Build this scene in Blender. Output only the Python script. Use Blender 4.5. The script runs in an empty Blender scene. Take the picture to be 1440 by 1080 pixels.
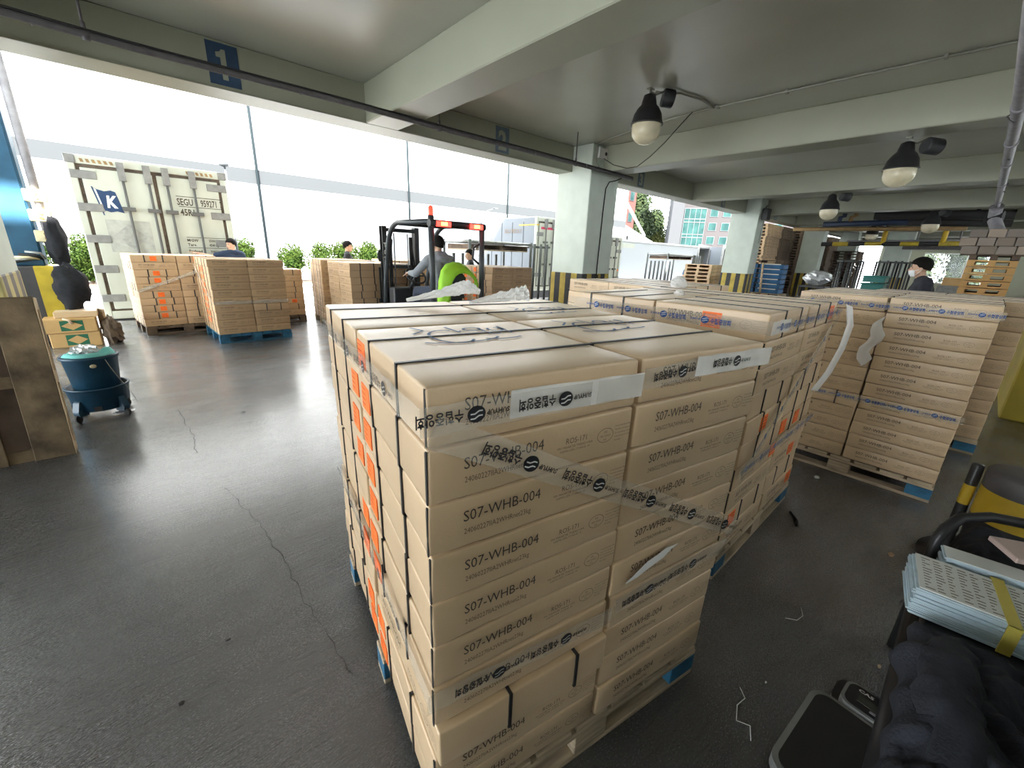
import bpy, bmesh, math, random
from mathutils import Vector, Matrix, noise, Euler
R = math.radians
PI = math.pi
rnd = random.Random(7)
scene = bpy.context.scene
COL = scene.collection

# ---------------------------------------------------------------- camera, sky, sun, exposure
cam_d = bpy.data.cameras.new('camera')
cam_d.sensor_fit = 'HORIZONTAL'
cam_d.sensor_width = 36.0
cam_d.lens = 36.0 * 576.9 / 1440.0
cam_d.clip_start = 0.05
cam_d.clip_end = 600
cam = bpy.data.objects.new('camera', cam_d)
COL.objects.link(cam)
_p, _r, _y = 0.308364346, 0.0394810112, 0.734087011
_f = Vector((math.sin(_y) * math.cos(_p), math.cos(_y) * math.cos(_p), -math.sin(_p)))
_rt = Vector((math.cos(_y), -math.sin(_y), 0))
_up = _rt.cross(_f)
_r2 = _rt * math.cos(_r) + _up * math.sin(_r)
_u2 = -_rt * math.sin(_r) + _up * math.cos(_r)
cam.matrix_world = Matrix(((_r2.x, _u2.x, -_f.x, 0), (_r2.y, _u2.y, -_f.y, 0), (_r2.z, _u2.z, -_f.z, 1.6), (0, 0, 0, 1)))
scene.camera = cam

scene.view_settings.view_transform = 'Standard'
scene.view_settings.look = 'None'
scene.view_settings.exposure = 2.15
scene.view_settings.gamma = 1.0

world = bpy.data.worlds.new('overcast_sky')
scene.world = world
world.use_nodes = True
_n = world.node_tree
_n.nodes['Background'].inputs['Color'].default_value = (0.90, 0.96, 1.0, 1)
_n.nodes['Background'].inputs['Strength'].default_value = 3.4

sun_d = bpy.data.lights.new('sun', 'SUN')
sun_d.energy = 17
sun_d.angle = R(3)
sun_d.color = (1.0, 0.96, 0.88)
sun = bpy.data.objects.new('sun', sun_d)
COL.objects.link(sun)
sun.rotation_euler = Vector((0.38, 0.62, -0.69)).to_track_quat('-Z', 'Y').to_euler()

# ---------------------------------------------------------------- materials
MATS = {}
def mat(name, col, rough=0.6, metal=0.0, noise_amt=0.0, nscale=6.0, bump=0.0, bscale=40.0, rand=0.0,
        alpha=1.0, emit=None, estr=0.0, trans=0.0, spec=0.5, stretch=None, col2=None, ior=1.45):
    m = bpy.data.materials.new(name)
    m.use_nodes = True
    nt = m.node_tree
    b = nt.nodes['Principled BSDF']
    b.inputs['Base Color'].default_value = (*col, 1)
    b.inputs['Roughness'].default_value = rough
    b.inputs['Metallic'].default_value = metal
    b.inputs['Alpha'].default_value = alpha
    b.inputs['Specular IOR Level'].default_value = spec
    b.inputs['Transmission Weight'].default_value = trans
    b.inputs['IOR'].default_value = ior
    if emit:
        b.inputs['Emission Color'].default_value = (*emit, 1)
        b.inputs['Emission Strength'].default_value = estr
    vec = None
    if noise_amt or bump or col2:
        tc = nt.nodes.new('ShaderNodeTexCoord')
        vec = tc.outputs['Object']
        if stretch:
            mp = nt.nodes.new('ShaderNodeMapping')
            mp.inputs['Scale'].default_value = stretch
            nt.links.new(vec, mp.inputs['Vector'])
            vec = mp.outputs['Vector']
    csock = None
    if noise_amt or col2:
        nz = nt.nodes.new('ShaderNodeTexNoise')
        nz.inputs['Scale'].default_value = nscale
        nz.inputs['Detail'].default_value = 5
        nt.links.new(vec, nz.inputs['Vector'])
        rp = nt.nodes.new('ShaderNodeValToRGB')
        rp.color_ramp.elements[0].position = 0.3
        rp.color_ramp.elements[1].position = 0.7
        lo = tuple(max(0, c * (1 - noise_amt)) for c in col)
        hi = col2 if col2 else tuple(min(1, c * (1 + noise_amt)) for c in col)
        rp.color_ramp.elements[0].color = (*lo, 1)
        rp.color_ramp.elements[1].color = (*hi, 1)
        nt.links.new(nz.outputs['Fac'], rp.inputs['Fac'])
        csock = rp.outputs['Color']
    if rand:
        oi = nt.nodes.new('ShaderNodeObjectInfo')
        mr = nt.nodes.new('ShaderNodeMapRange')
        mr.inputs['To Min'].default_value = 1 - rand
        mr.inputs['To Max'].default_value = 1 + rand
        nt.links.new(oi.outputs['Random'], mr.inputs['Value'])
        hs = nt.nodes.new('ShaderNodeHueSaturation')
        hs.inputs['Color'].default_value = (*col, 1)
        nt.links.new(mr.outputs['Result'], hs.inputs['Value'])
        if csock:
            nt.links.new(csock, hs.inputs['Color'])
        csock = hs.outputs['Color']
    if csock:
        nt.links.new(csock, b.inputs['Base Color'])
    if bump:
        nb = nt.nodes.new('ShaderNodeTexNoise')
        nb.inputs['Scale'].default_value = bscale
        nb.inputs['Detail'].default_value = 3
        nt.links.new(vec, nb.inputs['Vector'])
        bp = nt.nodes.new('ShaderNodeBump')
        bp.inputs['Strength'].default_value = bump
        bp.inputs['Distance'].default_value = 0.01
        nt.links.new(nb.outputs['Fac'], bp.inputs['Height'])
        nt.links.new(bp.outputs['Normal'], b.inputs['Normal'])
    MATS[name] = m
    return m

def stripe_mat(name, c1, c2, period, rough=0.5, axis=(1, 1, 0), offset=0.0, noise_amt=0.35):
    """two-colour painted stripes, worn by a noise"""
    m = mat(name, c1, rough)
    nt = m.node_tree
    b = nt.nodes['Principled BSDF']
    tc = nt.nodes.new('ShaderNodeTexCoord')
    dt = nt.nodes.new('ShaderNodeVectorMath'); dt.operation = 'DOT_PRODUCT'
    dt.inputs[1].default_value = axis
    nt.links.new(tc.outputs['Object'], dt.inputs[0])
    ad = nt.nodes.new('ShaderNodeMath'); ad.operation = 'ADD'; ad.inputs[1].default_value = offset + 100 * period
    nt.links.new(dt.outputs['Value'], ad.inputs[0])
    dv = nt.nodes.new('ShaderNodeMath'); dv.operation = 'DIVIDE'; dv.inputs[1].default_value = period
    nt.links.new(ad.outputs[0], dv.inputs[0])
    fr = nt.nodes.new('ShaderNodeMath'); fr.operation = 'FRACT'
    nt.links.new(dv.outputs[0], fr.inputs[0])
    gt = nt.nodes.new('ShaderNodeMath'); gt.operation = 'GREATER_THAN'; gt.inputs[1].default_value = 0.5
    nt.links.new(fr.outputs[0], gt.inputs[0])
    mx = nt.nodes.new('ShaderNodeMix'); mx.data_type = 'RGBA'
    mx.inputs['A'].default_value = (*c1, 1); mx.inputs['B'].default_value = (*c2, 1)
    nt.links.new(gt.outputs[0], mx.inputs['Factor'])
    nz = nt.nodes.new('ShaderNodeTexNoise'); nz.inputs['Scale'].default_value = 5; nz.inputs['Detail'].default_value = 6
    nt.links.new(tc.outputs['Object'], nz.inputs['Vector'])
    mr = nt.nodes.new('ShaderNodeMapRange')
    mr.inputs['From Min'].default_value = 0.3; mr.inputs['From Max'].default_value = 0.7
    mr.inputs['To Min'].default_value = 1 - noise_amt; mr.inputs['To Max'].default_value = 1.0
    nt.links.new(nz.outputs['Fac'], mr.inputs['Value'])
    hs = nt.nodes.new('ShaderNodeHueSaturation')
    nt.links.new(mx.outputs['Result'], hs.inputs['Color'])
    nt.links.new(mr.outputs['Result'], hs.inputs['Value'])
    nt.links.new(hs.outputs['Color'], b.inputs['Base Color'])
    return m

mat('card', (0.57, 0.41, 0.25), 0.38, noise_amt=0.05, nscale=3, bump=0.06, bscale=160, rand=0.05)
_b = MATS['card'].node_tree.nodes['Principled BSDF']
_b.inputs['Specular IOR Level'].default_value = 0.8; _b.inputs['Sheen Weight'].default_value = 0.22; _b.inputs['Sheen Tint'].default_value = (1, .9, .76, 1); _b.inputs['Sheen Roughness'].default_value = 0.4
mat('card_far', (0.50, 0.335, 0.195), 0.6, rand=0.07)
mat('card_old', (0.52, 0.33, 0.14), 0.75, noise_amt=0.06, nscale=6, rand=0.04)
mat('card_edge', (0.62, 0.48, 0.34), 0.8)
mat('ink', (0.06, 0.048, 0.038), 0.7)
mat('ink_soft', (0.13, 0.095, 0.07), 0.75)
mat('blue_marker', (0.10, 0.17, 0.30), 0.7)
mat('blue_ink', (0.02, 0.07, 0.23), 0.6)
mat('black_ink', (0.012, 0.012, 0.015), 0.45)
mat('strap', (0.022, 0.022, 0.026), 0.38)
mat('orange', (0.95, 0.17, 0.02), 0.5, noise_amt=0.08, nscale=30)
mat('white_label', (0.85, 0.85, 0.83), 0.5)
mat('wood', (0.42, 0.33, 0.23), 0.8, noise_amt=0.35, nscale=5, stretch=(1, 9, 9), bump=0.2, bscale=30)
mat('wood_dirty', (0.15, 0.105, 0.066), 0.85, noise_amt=0.75, nscale=4, bump=0.3, bscale=25, col2=(0.30, 0.215, 0.125))
mat('wood_edge', (0.58, 0.44, 0.28), 0.8, noise_amt=0.3, nscale=9)
mat('wood_dark', (0.12, 0.085, 0.06), 0.85, noise_amt=0.4, nscale=5)
mat('wood_orange', (0.62, 0.36, 0.13), 0.7, noise_amt=0.15, nscale=4)
mat('wood_pale', (0.60, 0.43, 0.27), 0.75, noise_amt=0.25, nscale=4, rand=0.1)
mat('blue_paint', (0.022, 0.115, 0.21), 0.6, noise_amt=0.35, nscale=12)
mat('paint_green', (0.335, 0.345, 0.265), 0.42, noise_amt=0.05, nscale=1.3, bump=0.05, bscale=9)
mat('paint_ceiling', (0.46, 0.47, 0.405), 0.33, noise_amt=0.09, nscale=0.7, bump=0.07, bscale=3.5)
mat('paint_pillar', (0.58, 0.64, 0.57), 0.5, noise_amt=0.06, nscale=3)
mat('wall_dark', (0.10, 0.105, 0.095), 0.7, noise_amt=0.1, nscale=2)
mat('sign_blue', (0.026, 0.062, 0.125), 0.5, noise_amt=0.15, nscale=12)
mat('sign_faded', (0.11, 0.16, 0.21), 0.55, noise_amt=0.15, nscale=12)
mat('white_paint', (0.80, 0.80, 0.76), 0.45, noise_amt=0.03)
mat('hinge_grey', (0.20, 0.20, 0.19), 0.6, noise_amt=0.15, nscale=10)
mat('bar_grey', (0.10, 0.10, 0.095), 0.6)
mat('flag_blue', (0.012, 0.04, 0.11), 0.5)
mat('reefer', (0.46, 0.48, 0.41), 0.42, noise_amt=0.07, nscale=1.2, stretch=(3, 3, 0.8))
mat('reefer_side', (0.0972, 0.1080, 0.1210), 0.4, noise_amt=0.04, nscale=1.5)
mat('gasket', (0.035, 0.033, 0.03), 0.7)
mat('gasket_old', (0.10, 0.075, 0.055), 0.8, noise_amt=0.4, nscale=10)
mat('steel', (0.20, 0.20, 0.19), 0.5, 0.4, noise_amt=0.2, nscale=12)
mat('galv', (0.30, 0.31, 0.30), 0.45, 0.5, noise_amt=0.15, nscale=8)
mat('steel_frame', (0.10, 0.11, 0.108), 0.5, 0.3, noise_amt=0.15, nscale=8)
mat('chrome', (0.75, 0.75, 0.76), 0.15, 1.0)
mat('black_metal', (0.018, 0.018, 0.02), 0.42)
mat('black_rubber', (0.02, 0.02, 0.02), 0.75)
mat('dark_plastic', (0.03, 0.032, 0.036), 0.45)
mat('pipe_dark', (0.095, 0.088, 0.092), 0.5, noise_amt=0.2, nscale=10)
mat('pipe_grey', (0.27, 0.26, 0.28), 0.5, noise_amt=0.2, nscale=9)
mat('conduit', (0.33, 0.33, 0.28), 0.5)
mat('lamp_glass', (0.82, 0.74, 0.52), 0.12, alpha=0.62, noise_amt=0.12, nscale=7)
mat('lamp_inner', (0.55, 0.48, 0.33), 0.35)
mat('yellow', (0.60, 0.40, 0.035), 0.45, noise_amt=0.12, nscale=8)
mat('yellow_dark', (0.30, 0.225, 0.02), 0.55, noise_amt=0.2, nscale=3)
mat('black_paint', (0.03, 0.03, 0.03), 0.4, noise_amt=0.2, nscale=8)
mat('blue_crane', (0.018, 0.08, 0.15), 0.45, noise_amt=0.15, nscale=5)
mat('cream', (0.66, 0.58, 0.38), 0.55, noise_amt=0.2, nscale=10)
mat('bin_blue', (0.010, 0.048, 0.088), 0.42, noise_amt=0.2, nscale=8)
mat('teal_rag', (0.20, 0.62, 0.58), 0.7)
mat('silver_film', (0.78, 0.80, 0.82), 0.25, 0.6)
mat('film', (0.95, 0.95, 0.94), 0.25, alpha=0.88)
_nt = MATS['film'].node_tree
_mx = _nt.nodes.new('ShaderNodeMixShader'); _tl = _nt.nodes.new('ShaderNodeBsdfTranslucent'); _mx.inputs['Fac'].default_value = .45
_nt.links.new(_nt.nodes['Principled BSDF'].outputs[0], _mx.inputs[1]); _nt.links.new(_tl.outputs[0], _mx.inputs[2]); _tl.inputs['Color'].default_value = (.95, .95, .95, 1)
_nt.links.new(_mx.outputs[0], _nt.nodes['Material Output'].inputs['Surface'])
mat('tape_clear', (0.70, 0.66, 0.58), 0.14, alpha=0.30)
mat('tape_glare_and_wave', (0.88, 0.87, 0.83), 0.22, alpha=0.72, noise_amt=0.1, nscale=14)  # whitish glare painted onto clear tape; also colours the waves of the mark
mat('cloth_black', (0.013, 0.014, 0.019), 0.9, noise_amt=0.3, nscale=20)
mat('cloth_navy', (0.022, 0.025, 0.036), 0.92, noise_amt=0.25, nscale=14, bump=0.4, bscale=120)
mat('vinyl', (0.012, 0.012, 0.014), 0.4)
mat('paper_blue', (0.50, 0.62, 0.70), 0.75, noise_amt=0.12, nscale=30, stretch=(1, 1, 12))
mat('paper_white', (0.72, 0.74, 0.72), 0.8)
mat('band_yellow', (0.60, 0.50, 0.10), 0.5)
mat('pink_paper', (0.55, 0.42, 0.38), 0.8)
mat('lime', (0.30, 0.62, 0.03), 0.7, noise_amt=0.1)
mat('hoodie', (0.27, 0.29, 0.31), 0.9, noise_amt=0.12, nscale=20)
mat('skin', (0.58, 0.36, 0.25), 0.55)
mat('lips', (0.42, 0.16, 0.13), 0.5)
mat('hair', (0.007, 0.006, 0.005), 0.75, spec=0.2)
mat('eye', (0.03, 0.02, 0.015), 0.2)
mat('mask', (0.82, 0.83, 0.85), 0.8)
mat('tshirt_black', (0.018, 0.019, 0.021), 0.9)
mat('tshirt_navy', (0.02, 0.035, 0.07), 0.9)
mat('tshirt_blue', (0.03, 0.10, 0.22), 0.9)
mat('jeans', (0.04, 0.05, 0.075), 0.9)
mat('red_lamp', (0.7, 0.03, 0.02), 0.25, emit=(1.0, 0.06, 0.03), estr=0.5)
mat('red_light', (0.8, 0.02, 0.02), 0.3, emit=(1.0, 0.03, 0.02), estr=1.6)
mat('amber_light', (0.9, 0.4, 0.03), 0.3, emit=(1.0, 0.42, 0.05), estr=2.5)
mat('tail_pink', (0.55, 0.03, 0.09), 0.4)
mat('fork_grey', (0.055, 0.062, 0.068), 0.4)
mat('fork_dark', (0.02, 0.021, 0.023), 0.45)
mat('bark', (0.16, 0.11, 0.075), 0.9)
mat('mulch', (0.0432, 0.0238, 0.0144), 0.9, noise_amt=0.3, nscale=3)
mat('asphalt_yard', (0.24, 0.245, 0.25), 0.8, noise_amt=0.1, nscale=0.6)
mat('concrete', (0.5, 0.5, 0.47), 0.8, noise_amt=0.1, nscale=2)
mat('warehouse_white', (0.27, 0.275, 0.28), 0.8, spec=0.05)
mat('warehouse_band', (0.0285, 0.0307, 0.0329), 0.8, spec=0.05)
mat('pipe_down', (0.0115, 0.0158, 0.0180), 0.8, spec=0.05)
mat('box_white', (0.42, 0.45, 0.48), 0.5)
mat('tile_wall', (0.0259, 0.0234, 0.0245), 0.8, spec=0.1)
mat('office_white', (0.0274, 0.0288, 0.0313), 0.8, spec=0.1)
mat('glass_teal', (0.0043, 0.0202, 0.0202), 0.35, noise_amt=0.4, nscale=0.4, col2=(0.0115, 0.0331, 0.0317), spec=0.1)
mat('mullion', (0.0324, 0.0360, 0.0389), 0.5)
mat('brick_red', (0.0396, 0.0072, 0.0047), 0.8)
mat('blue_crate', (0.03, 0.13, 0.30), 0.5, noise_amt=0.25, nscale=5)
mat('green_crate', (0.02, 0.17, 0.15), 0.5)
mat('ochre', (0.27, 0.17, 0.07), 0.6, noise_amt=0.25, nscale=5)
mat('pipe_blue', (0.02, 0.035, 0.075), 0.5)
mat('lcd', (0.07, 0.075, 0.065), 0.2)
mat('green_print', (0.02, 0.13, 0.07), 0.7)
mat('scrap', (0.45, 0.30, 0.18), 0.8)
mat('crack', (0.006, 0.006, 0.007), 0.9)
stripe_mat('hazard', (0.55, 0.40, 0.06), (0.022, 0.022, 0.022), 0.33)
stripe_mat('hazard_grey', (0.60, 0.52, 0.22), (0.13, 0.12, 0.13), 0.33)
stripe_mat('hazard_bar', (0.50, 0.37, 0.03), (0.015, 0.015, 0.017), 1.15, axis=(0, 1, 0))
stripe_mat('hazard_wide', (0.50, 0.38, 0.03), (0.05, 0.05, 0.055), 0.40, axis=(1, 0, 0), offset=0.02)

def leaf_mat(name, c1, c2):
    m = mat(name, c1, 0.8, col2=c2, nscale=1.5, spec=0.1)
    return m
leaf_mat('leaf', (0.0036, 0.0122, 0.0007), (0.0202, 0.0331, 0.0036))
leaf_mat('leaf_hill', (0.0058, 0.0130, 0.0050), (0.0245, 0.0331, 0.0130))
leaf_mat('leaf_yellow', (0.0144, 0.0194, 0.0022), (0.0396, 0.0432, 0.0079))

def floor_mat():
    m = mat('floor_concrete', (0.05, 0.05, 0.05), 0.4)
    nt = m.node_tree; b = nt.nodes['Principled BSDF']
    N = nt.nodes.new; L = nt.links.new
    tc = N('ShaderNodeTexCoord')
    def noise_(scale, detail=4, rot=None, sc=None, rough=0.5):
        n = N('ShaderNodeTexNoise'); n.inputs['Scale'].default_value = scale; n.inputs['Detail'].default_value = detail
        n.inputs['Roughness'].default_value = rough
        mp = N('ShaderNodeMapping')
        if rot is not None: mp.inputs['Rotation'].default_value = (0, 0, rot)
        if sc is not None: mp.inputs['Scale'].default_value = sc
        L(tc.outputs['Object'], mp.inputs['Vector']); L(mp.outputs['Vector'], n.inputs['Vector'])
        return n
    def ramp(src, p0, p1, c0, c1):
        r = N('ShaderNodeValToRGB'); r.color_ramp.elements[0].position = p0; r.color_ramp.elements[1].position = p1
        r.color_ramp.elements[0].color = (*c0, 1); r.color_ramp.elements[1].color = (*c1, 1)
        L(src, r.inputs['Fac']); return r
    big = noise_(0.7, 6)
    c = ramp(big.outputs['Fac'], 0.35, 0.7, (0.055, 0.056, 0.058), (0.10, 0.10, 0.102))
    L(c.outputs['Color'], b.inputs['Base Color'])
    rg = noise_(1.3, 6, 0.3, (1, 2.5, 1))
    r = ramp(rg.outputs['Fac'], 0.3, 0.72, (0.12,) * 3, (0.28,) * 3)
    fr_ = noise_(160, 2, -0.35, (0.6, 1.6, 1), 0.7)
    ra = N('ShaderNodeMath'); ra.operation = 'MULTIPLY_ADD'; ra.inputs[1].default_value = 0.5; ra.inputs[2].default_value = -0.2
    L(fr_.outputs['Fac'], ra.inputs[0]); rs = N('ShaderNodeMath'); rs.operation = 'ADD'; rs.use_clamp = True
    L(ra.outputs[0], rs.inputs[0]); L(r.outputs['Color'], rs.inputs[1]); L(rs.outputs[0], b.inputs['Roughness'])
    b.inputs['Specular IOR Level'].default_value = 0.8; b.inputs['Coat Weight'].default_value = 0.7; b.inputs['Coat Roughness'].default_value = 0.2; b.inputs['Coat IOR'].default_value = 1.5
    # trowel strokes, pitting where a mask allows it
    st = noise_(17, 5, -0.35, (0.45, 3.2, 1), 0.6)
    pit = N('ShaderNodeTexVoronoi'); pit.inputs['Scale'].default_value = 75
    mp = N('ShaderNodeMapping'); mp.inputs['Rotation'].default_value = (0, 0, -0.35); mp.inputs['Scale'].default_value = (0.6, 1.5, 1)
    L(tc.outputs['Object'], mp.inputs['Vector']); L(mp.outputs['Vector'], pit.inputs['Vector'])
    pr_ = ramp(pit.outputs['Distance'], 0.12, 0.42, (0, 0, 0), (1, 1, 1))
    mask = noise_(1.7, 3)
    mk = ramp(mask.outputs['Fac'], 0.40, 0.72, (0, 0, 0), (1, 1, 1))
    mul = N('ShaderNodeMix'); mul.data_type = 'FLOAT'
    mul.inputs['A'].default_value = 0.72
    L(mk.outputs['Color'], mul.inputs['Factor']); L(pr_.outputs['Color'], mul.inputs['B'])
    fine = noise_(120, 3, -0.35, (0.6, 1.6, 1), 0.6)
    add = N('ShaderNodeMath'); add.operation = 'MULTIPLY_ADD'; add.inputs[1].default_value = 0.85
    L(st.outputs['Fac'], add.inputs[0])
    sc1 = N('ShaderNodeMath'); sc1.operation = 'MULTIPLY'; sc1.inputs[1].default_value = 0.55
    L(mul.outputs['Result'], sc1.inputs[0]); L(sc1.outputs[0], add.inputs[2])
    add2 = N('ShaderNodeMath'); add2.operation = 'MULTIPLY_ADD'; add2.inputs[1].default_value = 0.45
    L(fine.outputs['Fac'], add2.inputs[0]); L(add.outputs[0], add2.inputs[2])
    bp = N('ShaderNodeBump'); bp.inputs['Strength'].default_value = 0.8; bp.inputs['Distance'].default_value = 0.016
    L(add2.outputs[0], bp.inputs['Height']); L(bp.outputs['Normal'], b.inputs['Normal'])
    return m
floor_mat()

# ---------------------------------------------------------------- mesh helpers
class MB:
    def __init__(s):
        s.v = []; s.f = []; s.mi = []; s.sm = []
    def add(s, vs, fs, mi=0, sm=False):
        b = len(s.v)
        s.v += [tuple(v) for v in vs]
        for f in fs:
            s.f.append([i + b for i in f]); s.mi.append(mi); s.sm.append(sm)
    def box(s, x0, x1, y0, y1, z0, z1, mi=0, M=None):
        vs = [Vector((x, y, z)) for z in (z0, z1) for y in (y0, y1) for x in (x0, x1)]
        if M is not None: vs = [M @ v for v in vs]
        s.add(vs, [(0, 2, 3, 1), (4, 5, 7, 6), (0, 1, 5, 4), (2, 6, 7, 3), (0, 4, 6, 2), (1, 3, 7, 5)], mi)
        return s
    def cbox(s, c, d, mi=0, rot=None):
        M = Matrix.Translation(c) @ (Euler(rot).to_matrix().to_4x4() if rot else Matrix())
        return s.box(-d[0] / 2, d[0] / 2, -d[1] / 2, d[1] / 2, -d[2] / 2, d[2] / 2, mi, M)
    def tube(s, path, r, n=10, mi=0, caps=True, closed=False, sm=True, sq=1.0):
        P = [Vector(p) for p in path]; m = len(P)
        rr = [r] * m if not hasattr(r, '__len__') else list(r)
        vs = []
        ref = None
        for i in range(m):
            if closed: t = P[(i + 1) % m] - P[i - 1]
            else: t = P[min(i + 1, m - 1)] - P[max(i - 1, 0)]
            t.normalize()
            if ref is None:
                ref = Vector((0, 0, 1)) if abs(t.z) < 0.9 else Vector((1, 0, 0))
            a = (ref - t * ref.dot(t))
            if a.length < 1e-5: a = t.orthogonal()
            a.normalize(); ref = a
            c = t.cross(a)
            for k in range(n):
                an = 2 * PI * k / n
                vs.append(P[i] + (a * math.cos(an) + c * math.sin(an) * sq) * rr[i])
        fs = []
        for i in range(m if closed else m - 1):
            j = (i + 1) % m
            for k in range(n):
                fs.append((i * n + k, i * n + (k + 1) % n, j * n + (k + 1) % n, j * n + k))
        s.add(vs, fs, mi, sm)
        if caps and not closed:
            b = len(s.v) - m * n
            s.f.append([b + k for k in range(n)][::-1]); s.mi.append(mi); s.sm.append(False)
            s.f.append([b + (m - 1) * n + k for k in range(n)]); s.mi.append(mi); s.sm.append(False)
        return s
    def capsule(s, p0, p1, r0, r1, n=12, mi=0):
        p0 = Vector(p0); p1 = Vector(p1); d = (p1 - p0)
        L = d.length; d.normalize() if L > 1e-6 else None
        if L < 1e-6: d = Vector((0, 0, 1))
        path = []; rr = []
        for a in (-85, -60, -30, 0):
            path.append(p0 + d * r0 * math.sin(R(a))); rr.append(r0 * math.cos(R(a)))
        for a in (0, 30, 60, 85):
            path.append(p1 + d * r1 * math.sin(R(a))); rr.append(r1 * math.cos(R(a)))
        return s.tube(path, rr, n, mi)
    def ball(s, c, r, n=12, m=8, mi=0, M=None):
        c = Vector(c); r = (r, r, r) if not hasattr(r, '__len__') else r
        vs = []; fs = []
        for i in range(m + 1):
            a = PI * i / m
            for k in range(n):
                b = 2 * PI * k / n
                v = Vector((r[0] * math.sin(a) * math.cos(b), r[1] * math.sin(a) * math.sin(b), r[2] * math.cos(a)))
                if M is not None: v = M @ v
                vs.append(c + v)
        for i in range(m):
            for k in range(n):
                fs.append((i * n + k, (i + 1) * n + k, (i + 1) * n + (k + 1) % n, i * n + (k + 1) % n))
        s.add(vs, fs, mi, True); return s
    def lathe(s, prof, n=24, c=(0, 0, 0), mi=0, sm=True, M=None, cap0=False, cap1=False):
        vs = []; fs = []; c = Vector(c)
        for r, z in prof:
            for k in range(n):
                a = 2 * PI * k / n
                v = Vector((r * math.cos(a), r * math.sin(a), z))
                if M is not None: v = M @ v
                vs.append(c + v)
        for i in range(len(prof) - 1):
            for k in range(n):
                fs.append((i * n + k, i * n + (k + 1) % n, (i + 1) * n + (k + 1) % n, (i + 1) * n + k))
        b = len(s.v)
        s.add(vs, fs, mi, sm)
        if cap0: s.f.append([b + k for k in range(n)][::-1]); s.mi.append(mi); s.sm.append(False)
        if cap1: s.f.append([b + (len(prof) - 1) * n + k for k in range(n)]); s.mi.append(mi); s.sm.append(False)
        return s
    def prism(s, poly, z0, z1, M=None, mi=0, sm=False):
        n = len(poly)
        vs = [Vector((x, y, z0)) for x, y in poly] + [Vector((x, y, z1)) for x, y in poly]
        if M is not None: vs = [M @ v for v in vs]
        fs = [tuple(range(n))[::-1], tuple(range(n, 2 * n))]
        s.add(vs, fs, mi, False)
        s.add(vs, [(k, (k + 1) % n, n + (k + 1) % n, n + k) for k in range(n)], mi, sm)
        return s
    def mesh(s, name, mats):
        me = bpy.data.meshes.new(name)
        me.from_pydata(s.v, [], s.f)
        for m in mats: me.materials.append(MATS[m] if isinstance(m, str) else m)
        me.polygons.foreach_set('material_index', s.mi)
        me.polygons.foreach_set('use_smooth', s.sm)
        me.update()
        return me
    def build(s, name, mats, parent=None, loc=None, rotz=None, bevel=0.0, seg=1):
        if isinstance(mats, str): mats = [mats]
        return link(name, s.mesh(name, mats), parent, loc, rotz, bevel, seg)

def link(name, me, parent=None, loc=None, rotz=None, bevel=0.0, seg=1):
    o = bpy.data.objects.new(name, me)
    COL.objects.link(o)
    if parent is not None: o.parent = parent
    if loc is not None: o.location = loc
    if rotz is not None: o.rotation_euler = (0, 0, rotz)
    if bevel:
        b = o.modifiers.new('bevel', 'BEVEL'); b.width = bevel; b.segments = seg; b.limit_method = 'ANGLE'
    return o

def tag(o, label, cat, group=None, kind=None):
    o['label'] = label; o['category'] = cat
    if group: o['group'] = group
    if kind: o['kind'] = kind
    return o
def thing(name, label, cat, loc=(0, 0, 0), rotz=0, group=None):
    o = bpy.data.objects.new(name, None); COL.objects.link(o)
    o.empty_display_size = 0.1
    o.location = loc; o.rotation_euler = (0, 0, rotz)
    return tag(o, label, cat, group)
def struct(o, label=None):
    o['kind'] = 'structure'
    if label: o['label'] = label
    return o

def copy_tree(o, loc=None, rotz=None, label=None, parent=None, group=None):
    c = o.copy(); COL.objects.link(c)
    if parent is not None: c.parent = parent
    if loc is not None: c.location = loc
    if rotz is not None: c.rotation_euler = (0, 0, rotz)
    if label: c['label'] = label
    if group: c['group'] = group
    for ch in list(o.children):
        copy_tree(ch, parent=c)
    return c

_FONTC = bpy.data.curves.new('lettering', 'FONT')
_FONTO = bpy.data.objects.new('lettering', _FONTC)
COL.objects.link(_FONTO)
_TXT = {}
def text_geo(body, res=2, off=0.0):
    """outline of a line of writing as triangles, origin at its left end on the baseline, one unit high"""
    off = round(off, 3); key = (body, res, off)
    if key not in _TXT:
        _FONTC.body = body; _FONTC.resolution_u = res; _FONTC.size = 1.0; _FONTC.offset = off
        _FONTO.update_tag()
        dg = bpy.context.evaluated_depsgraph_get(); dg.update()
        me = bpy.data.meshes.new_from_object(_FONTO.evaluated_get(dg))
        vs = [v.co.copy() for v in me.vertices]; fs = [tuple(p.vertices) for p in me.polygons]
        bpy.data.meshes.remove(me)
        w = max((v.x for v in vs), default=1)
        _TXT[key] = (vs, fs, w)
    return _TXT[key]
def put_text(mb, body, M, h, w=None, mi=0, res=2, bold=0.0, align='L'):
    """h = cap height, w = forced width. M maps the text plane (x right, y up, z out)"""
    vs, fs, w0 = text_geo(body, res, min(.06, bold / (h / .72)))
    sy = h / 0.72; sx = (w / w0) if w else sy
    off = {'L': 0, 'C': -0.5, 'R': -1}[align] * w0 * sx
    mb.add([M @ Vector((v.x * sx + off, v.y * sy, 0)) for v in vs], fs, mi)

def plane_M(o, x, y):
    """frame with origin o, x axis x, y axis y"""
    x = Vector(x).normalized(); y = Vector(y).normalized(); z = x.cross(y)
    return Matrix(((x.x, y.x, z.x, o[0]), (x.y, y.y, z.y, o[1]), (x.z, y.z, z.z, o[2]), (0, 0, 0, 1)))
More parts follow.
